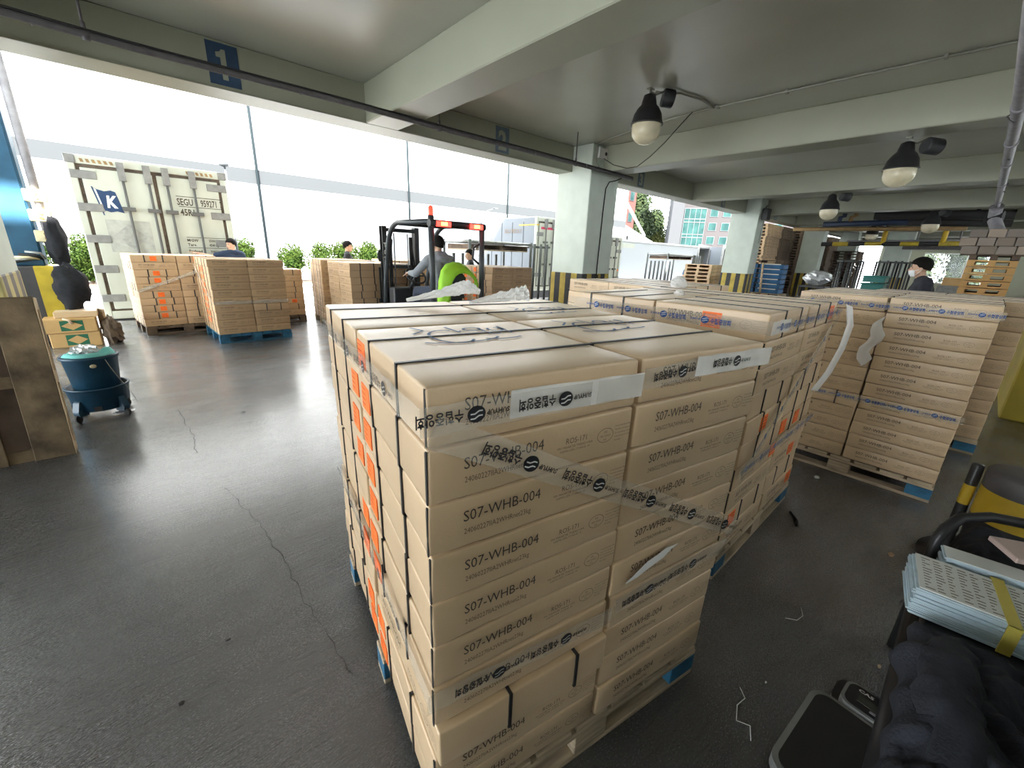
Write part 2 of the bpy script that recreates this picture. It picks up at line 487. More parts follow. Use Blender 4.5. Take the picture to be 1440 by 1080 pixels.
# ---------------------------------------------------------------- the building
ZB, ZC, YA, YO = 3.307, 3.795, 6.52, 7.01      # beam soffit, ceiling, edge beam faces
X0, X1, Y0 = -9.0, 46.0, -5.0
m = MB().box(X0 - 0.3, X1 + 2, Y0 - 0.3, 11.42, -0.3, 0.0)
fl = struct(m.build('floor', 'floor_concrete'), 'dark worn concrete loading bay floor')
m = MB().box(X0 - 0.3, X1 + 0.3, Y0 - 0.3, 7.3, ZC, ZC + 0.3)
struct(m.build('ceiling', 'paint_ceiling'), 'glossy pale green painted concrete ceiling')
m = MB().box(X0 - 0.3, X1 + 0.3, YA, YO, ZB, ZC)
struct(m.build('edge_beam', 'paint_green', bevel=0.012), 'long pale green beam along the open side with dock numbers')
for i, x in enumerate((-7.1, -2.1, 2.85, 7.78, 12.86, 17.85, 22.85, 27.8, 32.8, 37.8, 42.8)):
    m = MB().box(x, x + 0.5, -0.45, YA, ZB, ZC)
    struct(m.build('ceiling_beam', 'paint_green', bevel=0.012))
m = MB().box(X0, X1, -0.95, -0.45, ZB, ZC)
struct(m.build('ceiling_beam', 'paint_green', bevel=0.012))
m = MB().box(X0 - 0.3, X1 + 0.3, Y0 - 0.3, Y0, 0, 2.65).box(X0 - 0.3, X1 + 0.3, Y0 - 0.3, Y0, 3.3, ZC)
for x in (-9.3, -4.2, 1.2, 6.6): m.box(x, x + 2.3, Y0 - .3, Y0, 2.65, 3.3)  # openings left between these are added to light the stack fronts
for x in (12.0, 17.4, 23, 29, 35, 41): m.box(x, x + 1.4, Y0 - .3, Y0, 2.65, 3.3)
struct(m.build('wall_back', 'paint_green'), 'painted back wall with a strip of openings added for fill light')
m = MB().box(X0 - 0.3, X0, Y0, 0.5, 0, ZC)
struct(m.build('wall_left', 'paint_green'))
struct(MB().box(-1.2, 1.8, -1.5, -1.35, 0, 1.8).build('shade_wall', 'wall_dark'), 'unseen low wall added to shade the lower front of the closest stack')  # added out of view, blocks low light from the back openings
struct(MB().box(X0 - 20, X1 + 0.3, 7.05, 11.6, 4.75, 4.95).build('canopy', 'paint_ceiling'), 'unseen canopy added outside the edge beam to shade the outer stacks')  # added roof slab out of view, keeps sky light off the outer stacks
# far end wall with a wide window
m = MB()
m.box(X1, X1 + 0.3, Y0, 0.3, 0, ZC); m.box(X1, X1 + 0.3, 3.9, YA, 0, ZC); m.box(X1, X1 + 0.3, 0.3, 3.9, 0, 0.6); m.box(X1, X1 + 0.3, 0.3, 3.9, 2.85, ZC)
struct(m.build('wall_right', 'paint_green'))
m = MB()
for y in (0.3, 1.5, 2.7, 3.84): m.box(X1 + 0.08, X1 + 0.2, y, y + 0.07, 0.6, 2.85)
for z in (0.6, 2.78): m.box(X1 + 0.08, X1 + 0.2, 0.3, 3.9, z, z + 0.07)
w = struct(m.build('window_1', 'white_paint'))
mat('pane_glass', (0.9, 0.95, 0.97), 0.03, alpha=0.14)
MB().box(X1 + 0.12, X1 + 0.13, 0.32, 3.88, 0.62, 2.83).build('window_pane', 'pane_glass', w)

# pillars with a striped guard band round the foot
def pillar(x0, x1, y0, y1, zt, band='hazard', h=ZC):
    p = struct(MB().box(x0, x1, y0, y1, 0, h).build('pillar', 'paint_pillar', bevel=0.02, seg=2))
    MB().box(x0 - 0.006, x1 + 0.006, y0 - 0.006, y1 + 0.006, 0.0, zt).build('hazard_band', band, p, bevel=0.02, seg=2)
    return p
pillar(-1.90, -0.95, 6.0, 6.94, 1.235, 'hazard_grey')
pillar(7.38, 8.35, 6.0, 6.94, 1.23)
pillar(17.0, 17.65, 6.04, 7.0, 1.20)
pillar(26.4, 27.1, 6.13, 7.05, 1.18)
pillar(32.0, 32.6, 5.72, 6.62, 1.15)
pillar(30.0, 30.4, 3.08, 4.15, 1.15)
# the corner post inside the dock pillar under the cross beam
MB().box(8.0, 8.35, 5.86, 6.0, 2.9, ZC)

# dock numbers painted on the edge beam
def dock_number(x0, x1, z0, z1, n, m_, gap=None):
    mb = MB().box(x0, x1, YA - 0.004, YA + 0.01, z0, z1)
    t = tag(mb.build('dock_number_sign', m_), 'painted blue dock number %s on the edge beam' % {'1': 'one', '2': 'two', '3': 'three', '4': 'four', '5': 'five'}[n], 'sign', 'dock numbers')
    mb = MB()
    if n == '1':
        k_ = (z1 - z0); cx = (x0 + x1) / 2
        mb.add([(cx + a * k_, YA - .0055, z0 + b * k_) for a, b in ((-.06, .14), (.07, .14), (.07, .86), (-.02, .86), (-.06, .80), (-.16, .77), (-.16, .66), (-.06, .66))], [tuple(range(8))])
    else: put_text(mb, n, plane_M(((x0 + x1) / 2, YA - 0.0055, z0 + (z1 - z0) * 0.14), (1, 0, 0), (0, 0, 1)), (z1 - z0) * 0.72, (x1 - x0) * 0.6 if n != '1' else (x1 - x0) * 0.5, align='C', bold=0.016)
    mb.build('number', 'paint_green', t)
dock_number(1.02, 1.33, 3.345, 3.765, '1', 'sign_blue')
dock_number(5.25, 5.57, 3.345, 3.765, '2', 'sign_faded')
dock_number(9.885, 10.16, 3.335, 3.68, '3', 'sign_faded')
dock_number(14.87, 15.15, 3.315, 3.60, '4', 'sign_faded')
dock_number(20.0, 20.3, 3.315, 3.60, '5', 'sign_faded')

# ---------------------------------------------------------------- pipes, conduits and lamps under the ceiling
t = thing('steel_pipe', 'dark steel pipe hung along the edge beam below the dock numbers', 'pipe', (0, 0, 0))
pth = [(-7, 5.68, 3.262), (-.45, 5.68, 3.262), (.3, 5.735, 3.262), (2.2, 5.71, 3.262), (3.9, 5.76, 3.262), (5.65, 5.755, 3.262), (7.55, 5.78, 3.262), (8.6, 5.82, 3.262)]
MB().tube(pth, 0.030, 12).build('pipe_run', 'pipe_dark', t)
MB().tube([(x, y - .012, z + .036) for x, y, z in pth], 0.011, 6).build('cable', 'black_rubber', t)
for x in (-3.4, 0.02, 1.45, 3.6, 6.6):
    zt_ = ZC if x != 3.6 else ZC
    y_ = 5.725 if x < 3 else 5.76
    mb = MB().tube([(x, y_, 3.27), (x, y_, zt_ - .004)], 0.010, 6)
    mb.tube([(x, y_, 3.29), (x, y_, 3.36)], .018, 8)
    mb.tube([(x - .025, y_, 3.262), (x + .03, y_, 3.262)], 0.040, 10)
    if x != 1.45: mb.build('hanger', 'pipe_dark', t)
for x in (-.3, 1.75, 5.5, 6.9):
    MB().tube([(x, 5.725 if x < 3 else 5.76, 3.262), (x + .015, 5.725 if x < 3 else 5.76, 3.262)], 0.036, 10).build('pipe_clip', 'steel', t)

def lamp(x, y, z, hk, d, label, bx, by, tilt=0.0):
    """enclosed bay lamp: hook, bell housing, glass bowl, separate ballast box"""
    t = thing('bay_lamp', label, 'lamp', (x, y, z), 0, 'enclosed bay lamps under the ceiling')
    s = d / 0.42
    mb = MB().tube([(0, 0, 0), (0, 0, -hk)], 0.014 * s, 8).box(-.05, .05, -.03, .03, -.012, 0)
    mb.build('hook', 'conduit', t)
    z0 = -hk
    MB().lathe([(0.03 * s, z0), (.075 * s, z0 - .02 * s), (.095 * s, z0 - .10 * s), (.10 * s, z0 - .13 * s), (.14 * s, z0 - .17 * s), (.18 * s, z0 - .24 * s),
                (.20 * s, z0 - .33 * s), (.205 * s, z0 - .345 * s), (.215 * s, z0 - .35 * s), (.215 * s, z0 - .365 * s), (.19 * s, z0 - .365 * s)], 28, cap0=True).build('housing', 'black_metal', t)
    z1 = z0 - .362 * s
    pr = [(.192 * s, z1), (.19 * s, z1 - .05 * s)] + [(.19 * s * math.cos(a), z1 - .07 * s - .17 * s * math.sin(a)) for a in (0.15, .4, .65, .9, 1.15, 1.4, 1.55)]
    MB().lathe(pr, 28, cap1=True).build('glass_bowl', 'lamp_glass', t)
    MB().lathe([(0.03 * s, z1), (.05 * s, z1 - .06 * s), (.045 * s, z1 - .13 * s), (.015 * s, z1 - .17 * s)], 14, cap1=True).build('bulb', 'lamp_inner', t)
    mb = MB().tube([(bx, by, z0 - .04), (bx * 1.9, by * 1.9, z0 - .06)], .105 * s, 18)
    mb.build('ballast_box', 'dark_plastic', t, bevel=.012)
    MB().tube([(0, 0, -.03), (bx * .5, by * .5, -.07), (bx, by, z0 + .03)], .012, 8).build('cable', 'conduit', t)
    return t
lamp(5.66, 3.70, ZC, 0.06, 0.43, 'black bay lamp with dirty glass bowl nearest the second dock number', .12, -.12)
lamp(8.22, 1.22, ZB, 0.05, 0.40, 'black bay lamp hanging under the first cross beam past the pillar', .16, -.16)
lamp(13.20, 3.1, ZB, 0.02, 0.42, 'bay lamp under the second cross beam past the pillar', .15, -.15)
lamp(18.2, 1.62, ZB, 0.02, 0.45, 'bay lamp in front of the dark ducts near the hanging pallets', .15, -.15)
lamp(23.2, 3.75, ZB, 0.02, 0.45, 'small far bay lamp below the blue pipe', .15, -.15)

t = thing('conduit_pipe', 'thin conduit clipped along the ceiling beside the cross beam', 'conduit')
MB().tube([(6.94, -0.4, ZC - .02), (6.87, 1.7, ZC - .02), (6.86, 3.4, ZC - .02), (6.95, 4.1, ZC - .02), (7.2, 5.3, ZC - .02), (7.42, 5.9, ZC - .02), (7.46, 5.97, ZC - .06), (7.48, 5.98, 3.45), (7.5, 5.9, 3.34)], 0.014, 8).build('conduit_run', 'conduit', t)
MB().tube([(5.72, 3.66, ZC - .03), (5.85, 3.5, ZC - .06), (6.0, 3.45, ZC - .02), (6.45, 3.35, ZC - .02), (6.86, 3.37, ZC - .02)], 0.017, 8).build('branch', 'conduit', t)
MB().tube([(6.98, -.4, ZC - .012), (6.93, 1.2, ZC - .012), (6.9, 2.9, ZC - .012)], 0.008, 6).build('cable', 'black_rubber', t)
for y in (0.9, 2.4, 3.3): MB().box(6.84, 6.92, y, y + .03, ZC - .04, ZC).build('clip', 'conduit', t)
t = thing('junction_box', 'white junction box with round knockout on the dock pillar top', 'junction box', (7.7, 6.0, 3.63))
MB().box(-.2, .18, -.07, 0, -.10, .10).build('box', 'white_paint', t, bevel=.01)
MB().tube([(.02, -.072, 0), (.02, -.08, 0)], .035, 14).build('cover', 'dark_plastic', t)
o = tag(MB().tube([(7.62, 5.9, 3.53), (7.7, 5.7, 3.40), (7.6, 5.3, 3.28), (7.35, 4.9, 3.23), (7.1, 4.5, 3.30), (6.95, 4.15, 3.45), (6.88, 3.9, 3.62), (6.87, 3.7, ZC - .01)], .007, 6).build('slack_cable', 'black_rubber'), 'thin black cable sagging from the junction box to the ceiling', 'cable')
o = tag(MB().tube([(8.2, 5.82, 3.23), (8.12, 5.9, 3.18), (7.98, 5.97, 3.14), (7.90, 5.985, 3.0), (7.88, 5.985, 2.6), (7.86, 5.985, 1.3), (7.86, 5.98, 1.2), (7.9, 5.96, 1.12), (7.85, 5.96, 1.05), (7.82, 5.96, 1.13), (7.88, 5.95, 1.2)], .011, 8).build('power_cable', 'black_rubber'), 'black cable running down the dock pillar to a coil', 'cable')
t = GREY = thing('grey_pipe', 'long grey drain pipe hung along the deep side of the bay', 'pipe')
MB().tube([(-4, .24, 3.2), (7, .25, 3.2), (12, .31, 3.2), (19.2, .40, 3.2)], .055, 14).build('pipe_run', 'pipe_grey', t)
for x in (6.9, 8.7, 10.3, 12.5, 15.5): MB().tube([(x, .25 + (x - 7) * .012, 3.2), (x + .1, .25 + (x - 7) * .012, 3.2)], .066, 14).build('collar', 'pipe_grey', t)
for x in (7.3, 9.6, 13.3):
    MB().tube([(x, .26, 3.135), (x + .03, .26, 3.135), (x + .02, .33, 3.2), (x + .01, .26, 3.26), (x + .01, .26, ZC)], .009, 6).build('hanger', 'black_metal', t)
t = thing('wall_speaker', 'small black loudspeaker high on the second dock pillar', 'speaker', (17.3, 6.02, 3.30))
MB().box(-.16, .16, -.2, -.02, -.22, .16).build('cabinet', 'black_metal', t, bevel=.01)
MB().tube([(0, -.04, .16), (.12, -.04, .28)], .02, 6).build('bracket', 'black_metal', t)
MB().tube([(.02, -.05, -.22), (.02, -.035, -.95), (-.03, -.035, -1.0)], .012, 6).build('cable', 'conduit', t)
o = MB().box(25.9, 26.4, 6.3, 6.36, 3.1, 3.18)
# far services
t = thing('sprinkler_main', 'navy blue pipe with short risers across the far ceiling', 'pipe')
MB().tube([(21, 5.0, 3.17), (21, 2.2, 3.2)], .10, 12).build('pipe_run', 'pipe_blue', t)
for y in (4.5, 4.15, 3.3): MB().tube([(21, y, 3.2), (21, y, 3.42), (21, y - .12, 3.45), (21, y - .12, ZC)], .075, 10).build('riser', 'pipe_blue' if y != 4.15 else 'ochre', t)
t = thing('ochre_pipe', 'rusty ochre pipe crossing the far ceiling under the blue one', 'pipe')
MB().tube([(22.0, 6.3, 3.07), (22, 1.0, 3.02)], .075, 12).build('pipe_run', 'ochre', t)
for y in (2.0, 1.3): MB().tube([(22, y, 3.05), (22, y, 3.3), (22, y, ZC)], .06, 8).build('riser', 'ochre', t)
t = thing('black_duct', 'pair of thick black insulated ducts below the far ceiling', 'duct')
MB().tube([(20, 3.3, 3.36), (20, .0, 3.27)], .14, 14).build('upper_run', 'black_rubber', t)
MB().tube([(19.6, 2.3, 3.07), (19.6, .0, 2.99)], .10, 14).build('lower_run', 'black_rubber', t)
for y in (2.9, .8): MB().tube([(20, y, 3.3), (20, y, ZC)], .05, 8).build('hanger', 'black_metal', t)
t = thing('height_bar', 'black and yellow striped height limit bar hung across the far bay', 'height bar')
MB().tube([(24, 5.6, 2.54), (24, .7, 2.61)], .09, 14).build('bar', 'hazard_bar', t)
for y in (3.44, 1.63): MB().tube([(24, y, 2.6), (24, y, 3.25)], .085, 12).build('drop_post', 'yellow', t); MB().tube([(24, y, 3.2), (24, y, ZC)], .04, 8).build('rod', 'steel', t)
t = thing('grey_duct', 'grey duct run beyond the striped height bar', 'duct')
MB().box(26, 26.3, 1.0, 3.0, 2.43, 2.6).build('lower_run', 'pipe_dark', t)
MB().tube([(25.7, 5.0, 2.72), (25.7, .9, 2.78)], .06, 10).build('upper_run', 'pipe_grey', t)
for y in (2.6, 1.3): MB().tube([(26.1, y, 2.6), (26.1, y, ZC)], .03, 8).build('hanger', 'steel', t)
t = GREY
MB().tube([(16.6, .37, 3.18), (16.9, .34, 2.9), (16.2, .15, 2.5), (15.8, .0, 2.2)], .13, 12).build('drop', 'pipe_grey', t)
MB().tube([(16.95, .5, 2.95), (16.9, .2, 2.95)], .16, 12).build('joint', 'black_rubber', t)
# cracks in the floor
def crack(pts, w):
    rr = random.Random(3); P = []
    for (a, b) in zip(pts[:-1], pts[1:]):
        for k in range(9):
            f = k / 9
            P.append((a[0] + (b[0] - a[0]) * f + rr.uniform(-.012, .012), a[1] + (b[1] - a[1]) * f))
    mb = MB(); vs = []
    for x, y in P: ww = w * rr.uniform(.4, 1.2); vs += [(x - ww, y, .0012), (x + ww, y, .0012)]
    mb.add(vs, [(2 * i, 2 * i + 1, 2 * i + 3, 2 * i + 2) for i in range(len(P) - 1)])
    return struct(mb.build('floor_crack', 'crack'), 'thin dark crack running across the concrete floor')
crack([(.07, 5.0), (.12, 4.25), (.10, 3.75)], .0016)
crack([(.20, 3.1), (.28, 2.6), (.32, 2.1), (.33, 1.65), (.36, 1.2)], .0013)
# ---------------------------------------------------------------- cartons on pallets
BW, BD, BH = 0.537, 0.597, 0.119
def rounded_box(w, d, h, r, ns, wob=0.0, seed=0, mats=('card',), name='carton', bulge=0.0):
    hx, hy, hz = w / 2, d / 2, h / 2
    def ax(hh, n):
        inner = hh - r
        return [-hh, -hh + r * .4] + [-inner + 2 * inner * k / n for k in range(n + 1)] + [hh - r * .4, hh]
    A = (ax(hx, ns[0]), ax(hy, ns[1]), ax(hz, ns[2])); H = (hx, hy, hz)
    bm = bmesh.new()
    for k in range(3):
        i, j = [(1, 2), (2, 0), (0, 1)][k]
        for sg in (-1, 1):
            grid = []
            for a in A[i]:
                row = []
                for b in A[j]:
                    p = [0, 0, 0]; p[k] = sg * H[k]; p[i] = a; p[j] = b
                    q = [max(-(H[t] - r), min(H[t] - r, p[t])) for t in range(3)]
                    dv = Vector([p[t] - q[t] for t in range(3)])
                    v = Vector(q) + dv.normalized() * r
                    if wob:
                        nv = noise.noise_vector(v * 6 + Vector((seed * 13.1, 0, 0)))
                        nv2 = noise.noise_vector(v * 22 + Vector((0, seed * 7.7, 0)))
                        v = v + Vector(((nv.x + nv2.x * .35), (nv.y + nv2.y * .35), (nv.z + nv2.z * .35) * .25)) * wob * 1.3
                    if bulge and k == 2 and sg > 0:
                        v.z += bulge * max(0, 1 - (v.x / hx) ** 2) * max(0, 1 - (v.y / hy) ** 2)
                    row.append(bm.verts.new(v + Vector((0, 0, hz))))
                grid.append(row)
            for x in range(len(grid) - 1):
                for y in range(len(grid[0]) - 1):
                    f = (grid[x][y], grid[x + 1][y], grid[x + 1][y + 1], grid[x][y + 1])
                    bm.faces.new(f if sg > 0 else f[::-1])
    bmesh.ops.remove_doubles(bm, verts=bm.verts, dist=1e-5)
    for f in bm.faces: f.smooth = True
    me = bpy.data.meshes.new(name); bm.to_mesh(me); bm.free()
    for m_ in mats: me.materials.append(MATS[m_])
    return me
NEAR = [rounded_box(BW, BD, BH, .007, (8, 8, 3), .0026, s) for s in range(5)]
NEAR_TOP = [rounded_box(BW, BD, BH, .007, (8, 8, 3), .0026, s + 9) for s in range(3)]
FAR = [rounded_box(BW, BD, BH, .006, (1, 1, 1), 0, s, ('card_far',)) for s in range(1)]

def strap_mesh(w, mname='strap'):
    mb = MB(); hx, t = BW / 2 + .001, .0034
    for (a, b, c, d) in ((-hx - t, hx + t, BH, BH + t), (-hx - t, hx + t, -.0005, .0008)):
        mb.box(a, b, -w / 2, w / 2, c, d)
    for (a, b) in ((-hx - t, -hx + .001), (hx - .001, hx + t)):
        mb.box(a, b, -w / 2, w / 2, 0, BH + t)
    return mb.mesh('strap', ['strap'])
STRAP, STRAP_FAR = strap_mesh(.010), strap_mesh(.015)

def carton_print(part):
    mb = MB(); x0 = -BW / 2; y = -BD / 2 - .0042
    def P(x, z): return plane_M((x0 + x, y, z), (1, 0, 0), (0, 0, 1))
    put_text(mb, 'S07-WHB-004', P(.072, .066), .0265, .192)
    put_text(mb, '24060227IIA2WHRnet23kg', P(.074, .036), .0135, .165, 1)
    if part == 0: return mb
    mb = MB()
    put_text(mb, 'ROS-171', P(.325, .064), .0145, .062, 1)
    put_text(mb, 'MV MAARTJE THEADORA', P(.302, .053), .0062, .105, 1, 1)
    put_text(mb, 'DEEPFROZEN, STORAGE -18', P(.310, .044), .0055, .088, 1, 1)
    # approval oval
    c = (x0 + .447, .062); n = 20
    for a, b, s_ in ((.026, .019, 1),):
        vs = []
        for k in range(n):
            t = 2 * PI * k / n
            vs += [(c[0] + a * math.cos(t), y, c[1] + b * math.sin(t)), (c[0] + (a - .0013) * math.cos(t), y, c[1] + (b - .0013) * math.sin(t))]
        mb.add(vs, [(2 * k, 2 * k + 1, (2 * k + 3) % (2 * n), (2 * k + 2) % (2 * n)) for k in range(n)], 1)
    for tx, dz in (('DE', .008), ('NV 20021', -.002), ('EG', -.012)):
        put_text(mb, tx, P(.447, .060 + dz), .0058, None, 1, 1, align='C')
    for k, tx in enumerate(('Frozen headed gutted fish', 'Keep below -18 degrees C', 'Do not refreeze once', 'thawed. Packed on board', 'Net weight')):
        put_text(mb, tx, P(.478, .079 - k * .0095), .0046, .050 if k < 4 else .022, 1, 1)
    return mb
PRINT = carton_print(0).mesh('code_lettering', ['ink', 'ink_soft']); PRINT2 = carton_print(1).mesh('small_lettering', ['ink', 'ink_soft'])
_fg = MB().box(-BW / 2 - .0016, -BW / 2 + .001, -BD / 2 + .003, -BD / 2 + .009, .002, .116); _fg.box(-BW / 2 - .0022, -BW / 2 + .001, -BD / 2 + .010, -BD / 2 + .012, .006, .112, 1)
FLAP = _fg.mesh('flap_gap', ['gasket', 'card_edge'])
def sticker(face):
    mb = MB()
    if face == 'F': mb.box(-.06, .03, -BD / 2 - .0032, -BD / 2, .028, .098)
    elif face == 'L': mb.box(-BW / 2 - .0032, -BW / 2, -.05, .04, .022, .098)
    else: mb.box(BW / 2, BW / 2 + .0032, -.05, .04, .022, .098)
    k = len(mb.v)
    rr = random.Random(5)
    for i in range(4):   # rows of tiny dark print
        z = .088 - i * .016
        if face == 'F': mb.box(-.052, .02 - rr.random() * .02, -BD / 2 - .0036, -BD / 2, z - .003, z, 1)
        elif face == 'L': mb.box(-BW / 2 - .0036, -BW / 2, -.02 + rr.random() * .02, .034, z - .003, z, 1)
        else: mb.box(BW / 2, BW / 2 + .0036, -.044, .01 + rr.random() * .02, z - .003, z, 1)
    mat('sticker_ink', (0.45, 0.06, 0.01), .6) if 'sticker_ink' not in MATS else None
    return mb.mesh('orange_sticker', ['orange', 'sticker_ink'])
STK = {f: sticker(f) for f in 'FLR'}

ORD = ['first', 'second', 'third', 'fourth', 'fifth', 'sixth', 'seventh', 'eighth', 'ninth', 'tenth', 'eleventh', 'twelfth']
COLN = {'FL': 'left front column', 'FR': 'right front column', 'BL': 'left back column', 'BR': 'right back column'}

def child(me, name, parent, loc=(0, 0, 0), scale=None):
    o = link(name, me, parent, loc)
    return o

def pallet(P, r, w, d, label, col='wood', corner=None, h=.14):
    t = thing('wooden_pallet', label, 'pallet', (P[0], P[1], 0), r)
    mb = MB(); n = 7
    for k in range(n):
        x = w * k / n + .01
        mb.box(x, x + w / n - .02, 0, d, h - .022, h)
    mb.build('deck_slat', col, t, bevel=.003)
    for i, y in enumerate((0, d / 2 - .05, d - .10)):
        MB().box(0, w, y, y + .10, h - .044, h - .022).build('stringer_board', col, t, bevel=.003)
        for j, x in enumerate((0, w / 2 - .07, w - .14)):
            MB().box(x, x + .14, y, y + .10, .022, h - .044).build('block', corner if (corner and j != 1) else col, t, bevel=.003)
    for j, y in enumerate((0, d / 2 - .05, d - .10)):
        MB().box(0, w, y, y + .10, 0, .022).build('base_board', col, t, bevel=.003)
    return t

def stack(sname, grp, P, r, pitch, rows, vis, near=True, stick=None, zb=.15, jit=.0035, top=True, nostrap=False, rstick=0.0, gap_strip=False, pal=None, w=1.09, d=1.21, seed=0, front_print=True):
    """rows top to bottom: 'a' printed face to the front, 'b' turned a quarter; a 4-letter string sets FL FR BL BR apart.
    vis: which columns show below the top layer"""
    rr = random.Random(seed)
    ca, sa = math.cos(r), math.sin(r)
    out = {}
    n = len(rows)
    zs = pitch / .1222
    if pal:
        pallet((P[0], P[1]), r, w, d, **pal)
    for i, row in enumerate(rows):
        z = zb + (n - 1 - i) * pitch
        for k, c in enumerate(('FL', 'FR', 'BL', 'BR')):
            if c not in vis and not (i == 0 and top): continue
            o_ = row if len(row) == 1 else row[k]
            if o_ == '-': continue
            if row in ('a', 'b') or True:
                lx = w / 4 if c[1] == 'L' else .75 * w; ly = d / 4 if c[0] == 'F' else .75 * d
                fx, fy = (w / 2 - .009, d / 2 - .009) if o_ == 'a' else (d / 2 - .009, w / 2 - .009)
                if o_ == 'b' and len(row) == 4 and i: ly -= .02
            jx, jy = rr.uniform(-jit, jit), rr.uniform(-jit, jit)
            lx += jx; ly += jy
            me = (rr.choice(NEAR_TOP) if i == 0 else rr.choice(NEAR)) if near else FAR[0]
            o = link('cardboard_box', me, None, (P[0] + ca * lx - sa * ly, P[1] + sa * lx + ca * ly, z), r + rr.uniform(-.006, .006) + (0 if o_ == 'a' else -PI / 2))
            o.scale = (fx / BW, fy / BD, zs)
            tag(o, 'brown carton %s from top in the %s of %s' % (ORD[i], COLN[c], sname), 'box', grp)
            o.color = (rr.random(), 0, 0, 1)
            out[(i, c)] = o
            shown = c[0] == 'F' if o_ == 'a' else c[1] == 'L'
            if shown and (front_print or o_ == 'b'): child(PRINT, 'code_lettering', o); child(PRINT2, 'small_lettering', o)
            if near and k == 0 and o_ == 'a': child(FLAP, 'flap_gap', o)
            if not nostrap:
                s = STRAP if near else STRAP_FAR
                j2 = rr.uniform(-.025, .025)
                child(s, 'strap', o, (0, -.105 + j2, 0)); child(s, 'strap', o, (0, .142 + j2, 0))
            f = None
            if stick and (i, c) in stick: f = stick[(i, c)]
            elif rstick and rr.random() < rstick:
                f = 'F' if (o_ == 'a' and c[0] == 'F') else ('R' if c[0] == 'F' else None)
            if f:
                k_ = f[0]; dx = float(f[1:]) if len(f) > 1 else 0.0
                child(STK[k_], 'orange_sticker', o, (0, dx, 0) if k_ != 'F' else (dx, 0, 0))
    return out

# ---- the closest stack
A_P, A_R = (0.340, 0.603), R(-10.35)
# turned quarter boxes show their strapped side to the front; stickers sit next to the middle joint of the left side
stk = {}
for i in range(0, 10):
    if i in (7,): continue
    stk[(i, 'FL')] = 'L0.235' if i not in (1,) else 'L0.21'
    if i > 0 and i not in (4,): stk[(i, 'BL')] = 'L-0.225'
main = stack('the closest stack', 'cartons of the closest stack', A_P, A_R, .1222,
             ['a', 'a', 'a', 'a', 'a', 'a', 'a', 'baaa', 'a', 'a'], ('FL', 'FR', 'BL'), True, stk, seed=11,
             pal=dict(label='blue cornered wooden pallet under the closest carton stack', col='wood', corner='blue_paint', h=.145))
# ---- the stack behind it
B_P, B_R = (1.985, 0.575), R(0.4)
stack('the second nearest stack', 'cartons of the second nearest stack', B_P, B_R, .1248,
      ['bbab', 'a', 'a', 'b', 'b', 'b', 'a', 'a', 'b', 'a'], ('FL', 'FR', 'BL'), True,
      {(0, 'FL'): 'F0.04', (0, 'FR'): 'R0.2', (4, 'FL'): 'R-0.05', (5, 'FR'): 'R0.0', (6, 'FL'): 'F0.25', (7, 'FR'): 'F0.1', (8, 'FL'): 'R-.2', (9, 'FR'): 'F0.2', (5, 'FL'): 'R0.35' },
      w=1.215, d=1.09, seed=5, pal=dict(label='blue ended wooden pallet under the stack behind the closest', col='wood', corner='blue_paint', h=.145), jit=.004)
# ---- one more behind that one, only its lid layer seen
E_ = stack('the stack behind the second', 'cartons of the stack behind the second', (3.30, 1.86), R(-6), .1222, ['b'] + ['a'] * 9, ('FL', 'BL', 'FR'), True, None, seed=8, w=1.2, d=1.09,
      pal=dict(label='wooden pallet hidden behind the second carton stack', col='wood', h=.145))
# ---- facing stack with thin cartons
C_P, C_R = (3.975, 0.985), R(-90)
stack('the stack with torn film', 'cartons of the stack with torn film', C_P, C_R, .1045,
      ['a'] * 7 + ['baaa'] + ['a'] * 4, ('FL', 'FR', 'BR'), True, None, seed=21, w=1.09, d=1.21,
      pal=dict(label='pale wooden pallet with a blue corner under the stack with torn film', col='wood', corner='blue_paint', h=.145))
stack('the stack behind torn film', 'cartons of the stack behind the torn film', (5.43, 0.83), R(-90), .122,
      ['a'] * 10, ('FL', 'FR', 'BR'), True, None, seed=22, w=1.12, d=1.21,
      pal=dict(label='blue cornered wooden pallet of the stack behind the torn film', col='wood', corner='blue_paint', h=.145))
# ---- stacks out by the open side
stack('the stack by reefer doors', 'cartons by the reefer container', (-.045, 9.42), R(7), .1195,
      ['b', 'a', 'b', 'b', 'a', 'b', 'b', 'b', 'b', 'a'], ('FL', 'FR', 'BL'), False, None, rstick=.42, seed=31, w=1.2, d=1.1,
      pal=dict(label='dark pallet under the stack in front of the reefer doors', col='wood_dark', h=.145))
stack('the blue pallet stack', 'cartons of the blue pallet stack mid floor', (.829, 8.075), R(2.5), .119,
      ['a', 'a', 'a', 'a', 'a', 'a', 'abaa', 'a', 'a', 'a'], ('FL', 'FR', 'BL'), False,
      {(i, 'FL'): 'L0.22' for i in range(1, 9)} | {(i, 'BL'): 'L-0.2' for i in range(1, 9)}, seed=32,
      pal=dict(label='blue pallet under the stack mid floor', col='blue_paint', h=.145))
stack('the sunlit back stack', 'cartons of the sunlit stack', (1.45, 9.75), R(2), .119,
      ['a-b-', 'b', 'a', 'b', 'b', 'b', 'a', 'b', 'a'], ('FL', 'FR', 'BL'), False, {(6, 'FR'): 'F0.1'}, seed=33, w=1.2, d=1.1,
      pal=dict(label='dark pallet under the sunlit stack', col='wood_dark', h=.145))
stack('the film wrapped stack', 'cartons of the film wrapped stack', (2.738, 8.80), R(-6.75), .119,
      ['a'] * 10, ('FL', 'FR', 'BL'), False, None, seed=34,
      pal=dict(label='brown pallet under the film wrapped stack', col='wood', h=.145))
